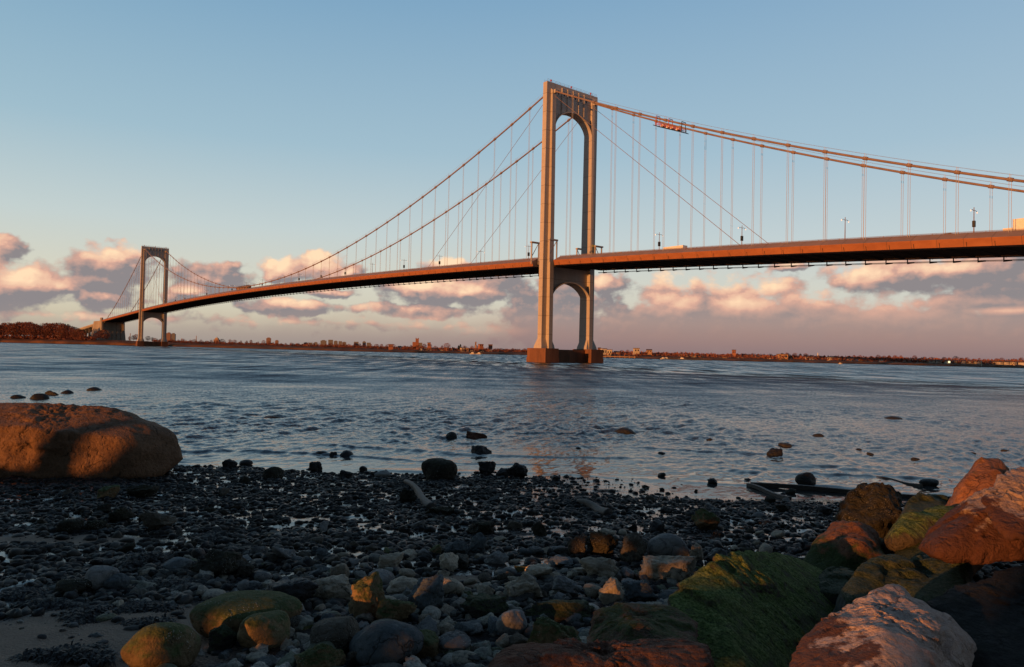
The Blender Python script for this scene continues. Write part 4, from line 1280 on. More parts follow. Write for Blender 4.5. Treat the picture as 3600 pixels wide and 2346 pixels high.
# ------------------------------------------------------------------ rocks
def rock_mat(name, c1, c2, speck=(.3, .28, .26), moss=0.0, mossc=((.035, .050, .010), (.075, .095, .022)), rough=.75, barn=0.0, wetlow=None, streak=False, spk=.25, bump=.6, mosslow=0.0, spec=.15, stain=None, crack=2.2):
    m, t, b = new_mat(name)
    tc = t.new('ShaderNodeTexCoord').outputs['Object']
    oi = t.new('ShaderNodeObjectInfo').outputs['Random']
    P = t.vmath('ADD', tc, t.vmath('SCALE', t.comb(oi, t.math('MULTIPLY', oi, 7.3), 0), 30.0))
    geo = t.new('ShaderNodeNewGeometry')
    nz = t.sep(geo.outputs['Normal'])[2]
    wz = t.sep(geo.outputs['Position'])[2]
    n1 = t.noise(P, 2.2, 6, .62, .3); n2 = t.noise(P, 11, 6, .65); n3 = t.noise(P, 70, 3, .6)
    c = t.mix(t.mapr(n1, .3, .7), c1, c2)
    c = t.mix(t.math('MULTIPLY', t.mapr(n2, .45, .7), .55), c, tuple(x * .5 for x in c1))
    c = t.mix(t.math('MULTIPLY', t.mapr(n3, .56, .72), spk), c, speck)
    c = t.mix(t.math('MULTIPLY', t.mapr(n3, .44, .30), spk), c, tuple(x * .35 for x in c1))
    c = t.mix(t.math('MULTIPLY', t.math('SUBTRACT', oi, .5), .0), c, c)
    wv_ = t.vmath('ADD', P, t.vmath('SCALE', t.noise(P, 4.0, 3, .6, out=1), .35))
    ck = t.math('MULTIPLY', t.mapr(t.voro(wv_, crack, 'DISTANCE_TO_EDGE'), .035, .0), t.mapr(t.noise(P, 1.7, 2), .48, .60))
    c = t.mix(t.math('MULTIPLY', ck, .8), c, tuple(x * .2 for x in c1))
    n4 = t.noise(P, 150, 2, .7)
    c = t.mix(t.math('MULTIPLY', t.mapr(n4, .60, .70), spk), c, tuple(min(.7, x * 1.3) for x in speck))
    c = t.mix(t.math('MULTIPLY', t.mapr(n4, .40, .30), spk * 1.2), c, tuple(x * .25 for x in c1))
    br = t.new('ShaderNodeHueSaturation'); t.put(br.inputs['Color'], c); t.put(br.inputs['Value'], t.mapr(oi, 0, 1, .72, 1.28, typ='LINEAR')); c = br.outputs[0]
    rg = rough
    hgt = t.math('ADD', t.math('MULTIPLY', n2, .12), t.math('MULTIPLY', n3, .022))
    hgt = t.math('ADD', hgt, t.math('MULTIPLY', n1, .12))
    hgt = t.math('SUBTRACT', hgt, t.math('MULTIPLY', ck, .035))
    hgt = t.math('ADD', hgt, t.math('MULTIPLY', t.mapr(t.voro(wv_, 7.0, 'F1'), .0, .5), .05))
    if streak:
        dv = t.comb(t.math('MULTIPLY', t.vmath('DOT_PRODUCT', P, (.62, -.45, -.64)), 1.6), t.math('MULTIPLY', t.vmath('DOT_PRODUCT', P, (.59, .81, 0.0)), 9.0), t.math('MULTIPLY', t.vmath('DOT_PRODUCT', P, (-.52, .38, -.77)), 9.0))
        st = t.noise(dv, 1.5, 7, .68, .5)
        hgt = t.math('ADD', hgt, t.math('MULTIPLY', st, .16))
    if stain:
        sv = t.math('ADD', t.math('MULTIPLY', t.noise(t.vmath('MULTIPLY', P, (1, 1, .5)), 2.4, 7, .68), 1.3), t.math('MULTIPLY', t.sep(tc)[2], -.75))
        sv = t.math('ADD', sv, t.math('MULTIPLY', t.sep(tc)[0], -.45))
        c = t.mix(t.math('MULTIPLY', t.mapr(sv, stain[1], stain[1] + .10), .92), c, stain[0])
    if moss > 0:
        mn = t.noise(P, 5.0, 7, .66)
        if streak: mn = t.math('ADD', t.math('MULTIPLY', mn, .55), t.math('MULTIPLY', st, .45))
        f = t.math('ADD', t.math('ADD', t.math('MULTIPLY', mn, 1.5), t.math('MULTIPLY', nz, .5)), moss - 1.25)
        if mosslow: f = t.math('ADD', f, t.mapr(wz, mosslow, mosslow - .35, 0.0, .62))
        mk = t.mapr(f, .0, .38)
        fine = t.noise(P, 38, 5, .7)
        mc = t.mix(t.mapr(fine, .3, .7), mossc[0], mossc[1])
        if streak: mc = t.mix(t.mapr(t.math('ADD', t.math('MULTIPLY', st, .5), t.math('MULTIPLY', fine, .5)), .44, .64), mc, (mossc[1][0] * 2.1, mossc[1][1] * 1.6, mossc[1][2] * 2.6))
        if streak: mc = t.mix(t.mapr(t.math('ADD', t.math('MULTIPLY', st, .55), t.math('MULTIPLY', fine, .45)), .45, .36), mc, tuple(x * .25 for x in mossc[0]))
        c = t.mix(mk, c, mc)
        hgt = t.math('ADD', hgt, t.math('MULTIPLY', t.math('MULTIPLY', fine, mk), .03))
    if barn > 0:
        bv = t.voro(P, 34, 'F1', 'Distance')
        bm_ = t.math('MULTIPLY', t.mapr(bv, .30, .18), t.mapr(t.noise(P, 3.0, 4, .6), .62 - barn * .2, .70 - barn * .2))
        c = t.mix(bm_, c, (.34, .33, .30))
        hgt = t.math('ADD', hgt, t.math('MULTIPLY', bm_, .012))
    t.put(b.inputs['Base Color'], c)
    t.put(b.inputs['Roughness'], t.mapr(n2, .3, .7, rg - .12, min(1, rg + .12), typ='LINEAR'))
    b.inputs['Specular IOR Level'].default_value = spec
    t.put(b.inputs['Normal'], t.bump(hgt, bump, 1.0))
    return m
MR = {
 'brown': rock_mat('brown_boulder', (.135, .070, .038), (.19, .105, .060), (.36, .28, .22), spk=.45, crack=.8),
 'olive': rock_mat('olive_stone', (.165, .115, .060), (.24, .165, .09), (.28, .25, .2), moss=.46, mossc=((.046, .060, .020), (.095, .112, .044)), barn=.25),
 'moss': rock_mat('mossy_stone', (0.0850, 0.0723, 0.0553), (0.1275, 0.1020, 0.0765), moss=.40, mossc=((.046, .080, .014), (.13, .20, .045)), streak=True, rough=.85, bump=.9, spec=.12),
 'mossdark': rock_mat('dark_mossy_stone', (0.0454, 0.0454, 0.0429), (0.0702, 0.0702, 0.0644), moss=.52, mossc=((.018, .028, .010), (.040, .056, .020)), streak=True, rough=.7),
 'granite': rock_mat('pink_granite', (.37, .26, .215), (.45, .34, .29), (.55, .48, .42), spk=.4, bump=.75, stain=((.075, .026, .016), .72)),
 'redrock': rock_mat('red_rock', (.085, .036, .022), (.135, .062, .040), (.36, .24, .18), spk=.35, bump=.9),
 'orange': rock_mat('rust_brown_rock', (.16, .066, .034), (.22, .10, .055), (.40, .30, .22), moss=.02, mosslow=2.0, mossc=((.024, .036, .010), (.050, .070, .022)), spk=.3),
 'rustdark': rock_mat('dark_rusty_rock', (.085, .045, .028), (.13, .07, .042), (.3, .24, .2), moss=.30, mossc=((.028, .040, .010), (.060, .085, .022)), spk=.3, bump=.9),
 'grey': rock_mat('grey_stone', (0.1535, 0.1556, 0.1593), (0.2436, 0.2400, 0.2285), (.24, .23, .22), barn=.15),
 'tan': rock_mat('tan_stone', (0.2995, 0.2556, 0.1958), (0.4493, 0.3793, 0.2895), (.33, .3, .25), barn=.12),
 'slate': rock_mat('blue_grey_stone', (0.0879, 0.1054, 0.1172), (0.1391, 0.1584, 0.1670), (.2, .2, .2)),
 'dark': rock_mat('dark_wet_stone', (0.0132, 0.0126, 0.0132), (0.0270, 0.0246, 0.0240), (.12, .11, .1), rough=.5, spk=.12, spec=.3),
 'weed': rock_mat('weedy_stone', (0.0304, 0.0281, 0.0212), (0.0531, 0.0471, 0.0334), (.16, .15, .12), moss=.25, mossc=((.025, .024, .012), (.050, .046, .024)), barn=.5, bump=1.0),
 'barn': rock_mat('barnacled_stone', (0.1195, 0.1055, 0.0844), (0.1828, 0.1574, 0.1237), (.3, .28, .25), barn=.85, bump=1.0),
 'black': rock_mat('shade_painted_rock', (.010, .010, .010), (.018, .017, .016), (.05, .05, .05), moss=.1, mossc=((.009, .011, .006), (.015, .018, .009)), streak=True),  # near-black colour stands for the deep shade under the ledge
}
STY = {'round': (26, .84, 1.0, 7, .05), 'facet': (12, .58, 1.0, 50, .08), 'lump': (15, .58, 1.0, 26, .16), 'slab': (10, .58, 1.0, 44, .075)}
def rock_shape(seed, style, sub):
    q = np.random.RandomState(seed)
    n, d0, d1, p, na = STY[style]
    N = q.normal(size=(n, 3)); N /= np.linalg.norm(N, axis=1)[:, None]
    A = q.normal(size=(6, 3)) * .28 + np.array([[0, 0, -1.0], [0, 0, 1], [1, 0, 0], [-1, 0, 0], [0, 1, 0], [0, -1, 0]])
    N = np.concatenate([N, A / np.linalg.norm(A, axis=1)[:, None]])
    d = np.concatenate([q.uniform(d0, d1, n), q.uniform(.8, 1.05, 6) if style != 'round' else q.uniform(.97, 1.08, 6)])
    v, f = ico(sub)
    a = np.clip(v @ N.T / d, 1e-6, None)
    am = a.max(1)
    r = ((a / am[:, None]) ** p).sum(1) ** (-1.0 / p) / am
    v2 = v * r[:, None]
    k = q.uniform(0, 90, 3)
    nn = fbm(v2 * 1.7 + k, 5, .52)
    v2 = v2 * (1 + na * nn)[:, None]
    if style != 'round':
        v2 = v2 * (1 - .09 * sstep(.0, .08, fbm(v2 * 1.6 + k * 2, 3, .5)) - .04 * sstep(.05, .12, fbm(v2 * 3.8 + k, 3, .5)))[:, None]
        v2 = v2 * (1 + .05 * np.abs(fbm(v2 * 6 + k, 3)))[:, None]
    return v2 / np.abs(v2).max(0), f
def place_rock(name, x0, y0, x1, y1, style, mat, label, dr=.8, seed=None, sub=5, group=None, cat='boulder', tilt=0.0, sink=False):
    seed = seed if seed is not None else int(x0 * 31 + y0 * 17) % 9973
    c = hit_ground((x0 + x1) / 2, y1)
    D = c[1]
    px = VS / F_PX * D
    wd = (x1 - x0) * px
    th = math.atan2(CAM_H - c[2], D)
    b = wd * .5 * dr
    ha = (y1 - y0) * px
    h = max(.28 * wd, (ha - b * math.sin(th)) / math.cos(th))
    q = random.Random(seed)
    v, f = rock_shape(seed, style, sub)
    hh = h / 1.62
    if sink: hh = max(ha * .95, .16 * wd)
    v = v * np.array([wd / 2 * 1.03, b, hh])
    if tilt:
        ct, st = math.cos(tilt), math.sin(tilt)
        v = np.stack([v[:, 0] * ct + v[:, 2] * st, v[:, 1], -v[:, 0] * st + v[:, 2] * ct], 1)
    cy = D + b * .85
    gz = max(float(ground_z(c[0], cy)), float(ground_z(c[0], D)) * .6)
    base = c[2] if c[2] > .02 else -.02
    o = obj_np(name, v, f, MR[mat], smooth=True, loc=(c[0], cy, base + hh * (.62 if not sink else -.12)))
    o.rotation_euler = (0, 0, -math.atan2(c[0], cy))
    tag(o, label, cat, group)
    return o
DOWN = ('tall pointed', 'boulder with', 'low mossy wedge', 'dark green rock', 'small dark rock between', 'dark low rock', 'dark rounded green', 'dark mossy rock')
def hull_rock(name, pts, mat, label, seed=1, p=16, sub=6, na=.03, cat='boulder', freq=1.6, rough2=.012, grain=0.0, chips=26, ridge=0.0, ledge=.035):
    W = np.array([on_depth(x * VS, y * VS, D) for x, y, D in pts])
    if label.startswith(DOWN):
        low = W[np.argsort(W[:, 2])[:5]].copy()
        low[:, 2] = np.minimum(low[:, 2], ground_z(low[:, 0], low[:, 1]) - .15)
        low[:, 1] += .75 * (W[:, 2].mean() - low[:, 2])
        W = np.concatenate([W, low])
    c = W.mean(0)
    bm = bmesh.new()
    vs = [bm.verts.new(q - c) for q in W]
    r = bmesh.ops.convex_hull(bm, input=vs)
    bm.normal_update()
    N, d = [], []
    for f in bm.faces:
        n = np.array(f.normal[:]); dd = float(np.dot(n, f.verts[0].co))
        if dd < 0: n, dd = -n, -dd
        if any(np.dot(n, m) > .985 and abs(dd - e) < .04 for m, e in zip(N, d)): continue
        N.append(n); d.append(max(.05, dd))
    bm.free()
    N = np.array(N); d = np.array(d) * 1.03
    qq = np.random.RandomState(seed * 13 + 5)
    mm = qq.normal(size=(chips, 3)); mm /= np.linalg.norm(mm, axis=1)[:, None]
    sup = ((W - c) @ mm.T).max(0)
    N = np.concatenate([N, mm]); d = np.concatenate([d, sup * qq.uniform(.84, .97, chips)])
    v, f = ico(sub)
    a = np.clip(v @ N.T / d, 1e-6, None)
    p = p * 3.2
    am = a.max(1)
    rr = ((a / am[:, None]) ** p).sum(1) ** (-1.0 / p) / am
    v2 = v * rr[:, None]
    size = np.abs(v2).max()
    k = np.array([seed * 3.1, seed * 1.7, 5.0])
    p0 = v2 / size
    v2 = v2 + v * (na * 1.1 * size * fbm(p0 * freq * 1.5 + k, 6, .55) - .5 * na * size * np.abs(fbm(p0 * freq * 2.7 + k, 4, .5)) + rough2 * size * np.abs(fbm(v2 / size * 9 + k, 4, .6)))[:, None]
    lg = sstep(.0, .07, fbm(p0 * 1.5 + k * 2, 4, .5)) * ledge + sstep(.05, .10, fbm(p0 * 3.6 + k * 3, 3, .5)) * ledge * .45
    v2 = v2 - v * (lg * size)[:, None]
    if grain: v2 = v2 + v * (grain * fbm(v2 * 9 + k, 4, .65))[:, None]
    if ridge:
        e1 = np.array([.62, -.45, -.64]); e2 = np.array([.59, .81, 0.0]); e3 = np.cross(e1, e2)
        cc = np.stack([v2 @ e1 * .7, v2 @ e2 * 5.5, v2 @ e3 * 5.5], 1)
        v2 = v2 + v * (ridge * fbm(cc + k, 4, .6))[:, None]
    o = obj_np(name, v2, f, MR[mat], smooth=True, loc=tuple(c))
    tag(o, label, cat)
    return o

hull_rock('glacial_boulder', [(-280, 965, 24.5), (-120, 936, 25.5), (0, 934, 25.5), (115, 934, 25.6), (170, 942, 25.6), (250, 962, 25.3), (335, 966, 25.2), (392, 982, 25.2), (424, 1015, 25.2), (438, 1075, 25.4), (420, 1116, 24.6),
   (300, 1122, 23.4), (150, 1120, 23.0), (0, 1115, 23.0), (-250, 1115, 23.2), (0, 990, 23.4), (-200, 985, 23.6), (150, 1005, 23.4), (300, 1020, 23.7), (0, 1010, 28), (250, 1010, 28), (380, 1060, 27.5), (-250, 1010, 28)], 'brown',
   'huge rounded brown boulder at the waterline on the left edge', 4, 16, 6, .016, freq=1.8, rough2=.014, grain=.035, chips=20, ledge=.012)
# riprap at the right
hull_rock('mossy_slab', [(1520, 1402, 7.8), (1600, 1350, 8.1), (1662, 1298, 8.5), (1725, 1277, 8.9), (1800, 1277, 9.5), (1862, 1298, 9.9), (1945, 1346, 9.9), (1985, 1400, 9.4), (1930, 1660, 7.3), (1690, 1660, 6.2), (1640, 1560, 6.9), (1560, 1445, 7.55), (1600, 1520, 8.0), (1680, 1330, 10.6), (1850, 1340, 11.0)], 'moss',
   'large sloping slab covered in streaky green moss', 2, 15, 6, .03, ridge=.03, ledge=.03)
hull_rock('granite_boulder', [(1790, 1650, 5.4), (1868, 1472, 6.1), (1943, 1402, 6.5), (2000, 1354, 6.9), (2085, 1361, 6.9), (2128, 1386, 6.7), (2206, 1430, 6.6), (2264, 1500, 6.4), (2290, 1650, 6.0), (1960, 1650, 4.9), (2110, 1650, 4.95), (2055, 1462, 5.75), (2180, 1440, 6.1), (2080, 1570, 5.2), (2050, 1500, 7.4), (2200, 1520, 7.4)], 'granite',
   'pale pinkish granite boulder with a flat top, lower right corner', 3, 22, 6, .028, grain=.012)
hull_rock('granite_ledge', [(2086, 1288, 8.3), (2130, 1322, 8.0), (2180, 1208, 8.9), (2265, 1160, 9.3), (2330, 1100, 9.5), (2420, 1076, 9.5), (2580, 1090, 9.2), (2580, 1300, 8.0), (2300, 1262, 8.1), (2400, 1275, 8.0), (2240, 1215, 8.3), (2350, 1170, 8.4), (2300, 1250, 10.5), (2550, 1200, 10.8)], 'granite',
   'long pinkish granite ledge jutting in from the right edge', 5, 18, 6, .03, grain=.015)
hull_rock('rough_granite_block', [(2268, 1150, 8.2), (2330, 1092, 8.7), (2420, 1078, 8.8), (2580, 1090, 8.5), (2580, 1270, 7.4), (2330, 1258, 7.55), (2300, 1230, 7.7), (2400, 1262, 7.4), (2450, 1200, 9.4)], 'granite',
   'rough-faced pink granite block on the right edge, overlapping the ledge', 6, 20, 6, .05, rough2=.03, grain=.03)
hull_rock('pointed_rock', [(2208, 1178, 12.2), (2238, 1108, 12.5), (2288, 1052, 12.9), (2300, 1051, 12.9), (2338, 1066, 12.8), (2362, 1092, 12.4), (2400, 1200, 11.8), (2250, 1220, 11.7), (2330, 1120, 12.0), (2300, 1150, 14), (2240, 1180, 13.8)], 'orange',
   'tall pointed brown rock standing above the ledge at right', 7, 16, 5, .03)
hull_rock('rusty_boulder', [(1852, 1330, 10.6), (1905, 1215, 11.2), (1945, 1189, 11.5), (2000, 1186, 11.6), (2066, 1230, 11.4), (2090, 1264, 11.0), (2105, 1345, 10.4), (1990, 1352, 10.2), (1890, 1345, 10.3), (2000, 1250, 10.6), (1960, 1260, 12.6), (2060, 1290, 12.4)], 'orange',
   'boulder with a rusty orange top and green lower side', 8, 15, 5, .03)
hull_rock('shaggy_boulder', [(1950, 1210, 14.6), (1962, 1142, 15.1), (1985, 1119, 15.4), (2042, 1121, 15.4), (2106, 1153, 15.1), (2116, 1195, 14.7), (2065, 1225, 14.3), (2000, 1225, 14.3), (2030, 1160, 16.8)], 'weed',
   'boulder with a lit shaggy barnacled top at the waterside, right', 9, 12, 5, .06, rough2=.03)
hull_rock('mossy_wedge', [(2066, 1222, 10.9), (2130, 1188, 11.5), (2216, 1162, 11.9), (2236, 1195, 11.4), (2185, 1235, 10.8), (2105, 1252, 10.6), (2150, 1215, 12.6)], 'moss',
   'low mossy wedge of rock below the pointed rock', 10, 14, 5, .03)
hull_rock('green_rock', [(1962, 1360, 8.2), (2008, 1310, 8.8), (2060, 1290, 9.1), (2112, 1308, 8.9), (2152, 1340, 8.6), (2176, 1410, 7.9), (1985, 1420, 7.7), (2070, 1350, 10)], 'mossdark',
   'dark rounded green rock behind the pink granite boulder', 11, 12, 5, .03)
hull_rock('rust_edged_rock', [(1338, 1490, 6.6), (1370, 1430, 6.9), (1420, 1404, 7.1), (1500, 1397, 7.2), (1585, 1405, 7.2), (1640, 1440, 6.9), (1665, 1530, 6.0), (1500, 1560, 5.9), (1372, 1550, 6.1), (1470, 1445, 6.35), (1500, 1440, 8.1)], 'rustdark',
   'low boulder with a rust-coloured left edge under the mossy slab', 12, 18, 5, .035, grain=.02)
hull_rock('red_rock', [(1080, 1575, 5.4), (1125, 1534, 5.8), (1400, 1512, 5.8), (1480, 1483, 5.9), (1600, 1478, 5.9), (1645, 1492, 5.7), (1665, 1640, 4.9), (1080, 1640, 4.9), (1300, 1580, 6.5), (1600, 1560, 6.5)], 'redrock',
   'low dark red rock along the bottom edge', 13, 20, 6, .05, rough2=.02, grain=.02)
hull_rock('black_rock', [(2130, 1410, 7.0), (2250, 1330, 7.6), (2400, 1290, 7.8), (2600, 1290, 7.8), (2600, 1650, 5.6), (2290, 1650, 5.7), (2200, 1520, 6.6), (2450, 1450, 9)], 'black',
   'big rock coloured black for its deep shade, filling the lower right corner', 14, 12, 5, .03)
hull_rock('black_rock', [(1580, 1500, 6.9), (1700, 1480, 7.0), (1860, 1450, 7.0), (1900, 1500, 6.6), (1900, 1700, 5.4), (1600, 1700, 5.4)], 'black', 'dark rock wedged between the mossy slab and the pink granite boulder', 15, 12, 5, .03) if False else None

HERO = [ # x0,y0,x1,y1, style, mat, depth ratio, label
 (403,1376,668,1492,'round','olive',.75,'large smooth oval olive boulder with a sunlit orange stripe, lower left'),
 (255,1450,432,1570,'round','olive',.8,'domed olive boulder with sunlit orange face at the bottom left'),
 (538,1428,656,1518,'round','olive',.9,'rounded green-grey stone tucked against the large oval boulder'),
 (474,1455,542,1517,'facet','mossdark',.9,'small green wedge stone between the oval and the rounded stone'),
 (578,1338,722,1424,'facet','dark',.8,'dark angular rock with a thin orange edge behind the oval boulder'),
 (692,1334,822,1404,'facet','tan',.7,'pointed tan rock with an orange left edge'),
 (798,1338,902,1452,'slab','olive',.7,'flat tilted olive slab standing in the middle of the front stones'),
 (854,1384,962,1462,'facet','olive',.8,'green stone with a narrow orange stripe down its top'),
 (700,1438,822,1524,'round','barn',.9,'oval olive stone dotted with white barnacles'),
 (798,1438,992,1556,'round','slate',.8,'large dark grey boulder with orange-lit left shoulder, bottom centre'),
 (672,1498,806,1575,'facet','olive',.8,'green-topped wedge stone on the bottom edge, left of the dark boulder'),
 (944,1338,1038,1432,'facet','slate',.8,'blue-grey stone with a sharp peak'),
 (1064,1384,1182,1442,'facet','mossdark',.8,'angular green-grey stone with flat top, centre front'),
 (1000,1343,1078,1388,'round','tan',.8,'smooth arched tan stone beside the blue-grey peak'),
 (1150,1418,1228,1480,'round','grey',.9,'rounded grey stone in the centre front'),
 (1014,1478,1092,1524,'round','grey',.9,'egg-shaped grey stone near the bottom, centre'),
 (1162,1332,1262,1402,'lump','tan',.8,'broad lumpy tan stone in the centre'),
 (1350,1293,1444,1348,'lump','tan',.7,'wide pale tan stone right of the centre'),
 (1213,1313,1284,1348,'slab','tan',.7,'flat pale stone with a thin top above the lumpy tan stone'),
 (1394,1346,1458,1414,'facet','tan',.9,'upright tan stone with a smooth dome right of centre'),
 (1482,1288,1624,1360,'slab','tan',.6,'flat tan wedge slab with a triangular back, beside the mossy slab'),
 (1438,1348,1534,1404,'slab','slate',.8,'arched blue-grey stone under the flat wedge slab'),
 (1216,1444,1354,1560,'facet','olive',.8,'green boulder with an orange-lit top, bottom right of centre'),
 (1218,1418,1384,1456,'slab','mossdark',.5,'long flat layered stone behind the green boulder'),
 (1598,1263,1652,1314,'facet','tan',.8,'upright tan stone at the upper end of the mossy slab'),
 (1646,1268,1696,1308,'lump','grey',.8,'grey-brown stone at the top of the mossy slab'),
 (1508,1228,1608,1312,'round','grey',.8,'smooth pale grey stone leaning over dark rock, right of centre'),
 (1442,1238,1508,1308,'lump','barn',.8,'craggy barnacled stone, first of the upright row right of centre'),
 (1366,1238,1444,1298,'lump','weed',.8,'dark craggy stone in the upright row right of centre'),
 (1318,1238,1368,1296,'lump','barn',.8,'narrow craggy stone at the left of the upright row'),
 (1278,1338,1344,1384,'lump','grey',.8,'round grey stone with dark underside, centre right'),
 (1614,1184,1684,1236,'lump','olive',.8,'yellowish lumpy rock standing on the dark pebbles at right'),
 (1230,1204,1272,1252,'lump','weed',.8,'small craggy brown rock above the centre stones'),
 (1028,1254,1088,1296,'facet','slate',.8,'blue-grey stone left of a square slate block'),
 (1084,1240,1134,1288,'facet','slate',.8,'square blue-grey block on the pinkish sand'),
 (862,1290,934,1330,'slab','tan',.7,'thin tan slab leaning with a raised left tip'),
 (308,1182,400,1236,'lump','barn',.8,'lumpy barnacled rock with reddish lit top on the left beach'),
 (210,1128,264,1164,'facet','olive',.8,'yellowish triangular stone below the huge boulder'),
 (284,1126,358,1156,'lump','weed',.7,'low mossy brown stone right of the yellowish triangular one'),
 (186,1313,260,1374,'round','grey',.8,'smooth grey egg-shaped stone on the sand, lower left'),
 (234,1334,290,1376,'round','slate',.8,'smaller blue-grey stone leaning on the grey egg-shaped one'),
 (108,1343,192,1388,'round','weed',.8,'dark rounded stone left of the grey egg-shaped one'),
 (368,1296,438,1330,'round','slate',.7,'low pale grey stone right of the black weed mound'),
 (430,1278,556,1346,'lump','weed',.8,'big dark lumpy rock with pale top, left of centre'),
 (120,1206,178,1240,'round','weed',.8,'small dark dome on the left beach'),
 (240,1180,300,1216,'lump','weed',.8,'brown weedy stone left of the barnacled reddish rock'),
 (186,1208,246,1240,'lump','weed',.8,'dark weedy lump below the brown weedy stone'),
 (976,1064,1068,1118,'round','weed',.8,'large dark dome-shaped rock at the waterline, centre'),
 (1108,1070,1152,1106,'facet','dark',.8,'dark angular rock right of the waterline dome'),
 (1178,1072,1230,1110,'lump','dark',.8,'dark lumpy rock with two humps on the waterline right of the dome'),
 (1148,1086,1186,1110,'lump','dark',.8,'small dark rock between two bigger ones on the waterline'),
 (506,1065,546,1092,'facet','dark',.8,'squarish black rock at the water right of the huge boulder'),
 (554,1066,584,1082,'round','dark',.7,'flat black rock right of the squarish one'),
 (604,1084,652,1114,'round','weed',.8,'dark domed rock at the shoreline left of centre'),
 (714,1072,746,1096,'facet','dark',.8,'small dark pointed rock in the shallows'),
 (784,1090,818,1112,'lump','dark',.8,'dark rock in the shallow pool left of the dome'),
 (832,1080,852,1096,'round','dark',.8,'little black rock on the water edge left of the dome'),
 (868,1094,908,1112,'round','grey',.7,'pale wet stone on the water edge'),
 (1856,1096,1902,1130,'round','dark',.8,'black rounded rock in the shallows above the long timber'),
 (2146,1110,2188,1130,'round','dark',.7,'black flat rock in the shallows at right'),
 (988,1176,1064,1200,'lump','weed',.7,'low brown rock by the driftwood log end'),
 (1082,1208,1150,1246,'lump','weed',.8,'brown rock below the driftwood log'),
 (918,1136,966,1170,'lump','weed',.8,'dark brown rock left of the driftwood log'),
]
for h in HERO:
    x0, y0, x1, y1, st_, mt, dr, lb = h
    place_rock('stone' if (x1 - x0) < 110 else 'boulder', x0, y0, x1, y1, st_, mt, lb, dr, sub=5, cat='stone' if (x1 - x0) < 110 else 'boulder')
WATER_ROCKS = [
 (1034,1001,1063,1019,'round','dark','dark round rock in the water left of the orange-lit one'), (1083,999,1134,1019,'facet','redrock','orange-lit rock standing in the water'), (1092,1032,1145,1057,'lump','dark','dark rock in the water nearest below the orange-lit one'),
 (1424,990,1487,1009,'round','dark','long low dark rock in the water right of centre'), (1786,1039,1822,1060,'facet','dark','dark angular rock in the water at right'), (1814,1027,1848,1037,'round','dark','low black rock behind the angular one in the water'),
 (728,1045,762,1058,'round','dark','low dark rock, left of three in the shallows'), (764,1047,784,1060,'facet','dark','small pointed rock, middle of three in the shallows'), (784,1045,824,1062,'round','dark','dark rock, right of three in the shallows'),
 (2060,965,2102,975,'round','dark','low dark rock far out in the water at right'), (1892,1006,1918,1015,'round','dark','tiny dark rock awash right of centre'), (1528,1049,1550,1056,'round','dark','tiny flat rock awash near the centre shore'), (1642,1017,1662,1024,'facet','dark','tiny pointed rock awash in the middle'),
 (64,912,104,928,'round','dark','black rock, nearest of the wave-washed group at left'), (98,906,132,919,'lump','dark','black rock with foam in the wave-washed group at left'), (136,903,166,915,'round','dark','dark rock in the middle of the wave-washed group'), (196,898,230,908,'round','dark','dark rock at the right end of the wave-washed group'), (20,916,52,926,'round','dark','low rock at the left end of the wave-washed group'),
 (608,964,648,972,'round','dark','low dark rock awash left of centre'), (1338,1038,1352,1044,'round','dark','tiny rock awash below centre'),
 (2018,1050,2036,1058,'round','dark','small dark rock in the right shallows, upper'), (2120,1060,2140,1068,'round','dark','small dark rock in the right shallows, lower'), (2330,1042,2350,1050,'round','dark','small low rock awash near the right edge'),
 (1990,1040,2006,1046,'round','dark','tiny dark rock awash above the right shallows'), (2254,1050,2274,1058,'round','dark','small rock awash left of the pointed rock'),
]
for (x0, y0, x1, y1, st_, mt, lb) in WATER_ROCKS:
    place_rock('water_rock', x0, y0, x1, y1, st_, mt, lb, .7, sub=4, cat='rock', sink=True)

hull_rock('green_rock', [(2075, 1338, 8.5), (2120, 1296, 9.0), (2235, 1275, 9.1), (2290, 1335, 8.3), (2150, 1420, 7.6), (2260, 1420, 7.6), (2200, 1290, 10.0)], 'mossdark', 'dark mossy rock in the gap below the tip of the granite ledge', 21, 14, 5, .03)
hull_rock('green_rock', [(2080, 1264, 11.2), (2108, 1232, 11.6), (2190, 1228, 11.2), (2205, 1300, 10.0), (2085, 1330, 10.0), (2140, 1245, 12.4)], 'mossdark', 'dark green rock wedged between the rusty boulder and the granite ledge', 22, 14, 5, .03)
hull_rock('green_rock', [(1890, 1338, 9.6), (1930, 1318, 10.0), (1990, 1322, 9.9), (2010, 1380, 8.9), (1900, 1390, 8.9), (1950, 1340, 10.6)], 'mossdark', 'small dark rock between the mossy slab and the rusty boulder', 23, 14, 5, .03)
hull_rock('green_rock', [(2110, 1160, 13.6), (2150, 1140, 14.0), (2215, 1150, 13.8), (2225, 1200, 12.8), (2110, 1205, 12.8), (2160, 1160, 14.8)], 'mossdark', 'dark low rock between the shaggy boulder and the pointed rock', 24, 14, 5, .03)

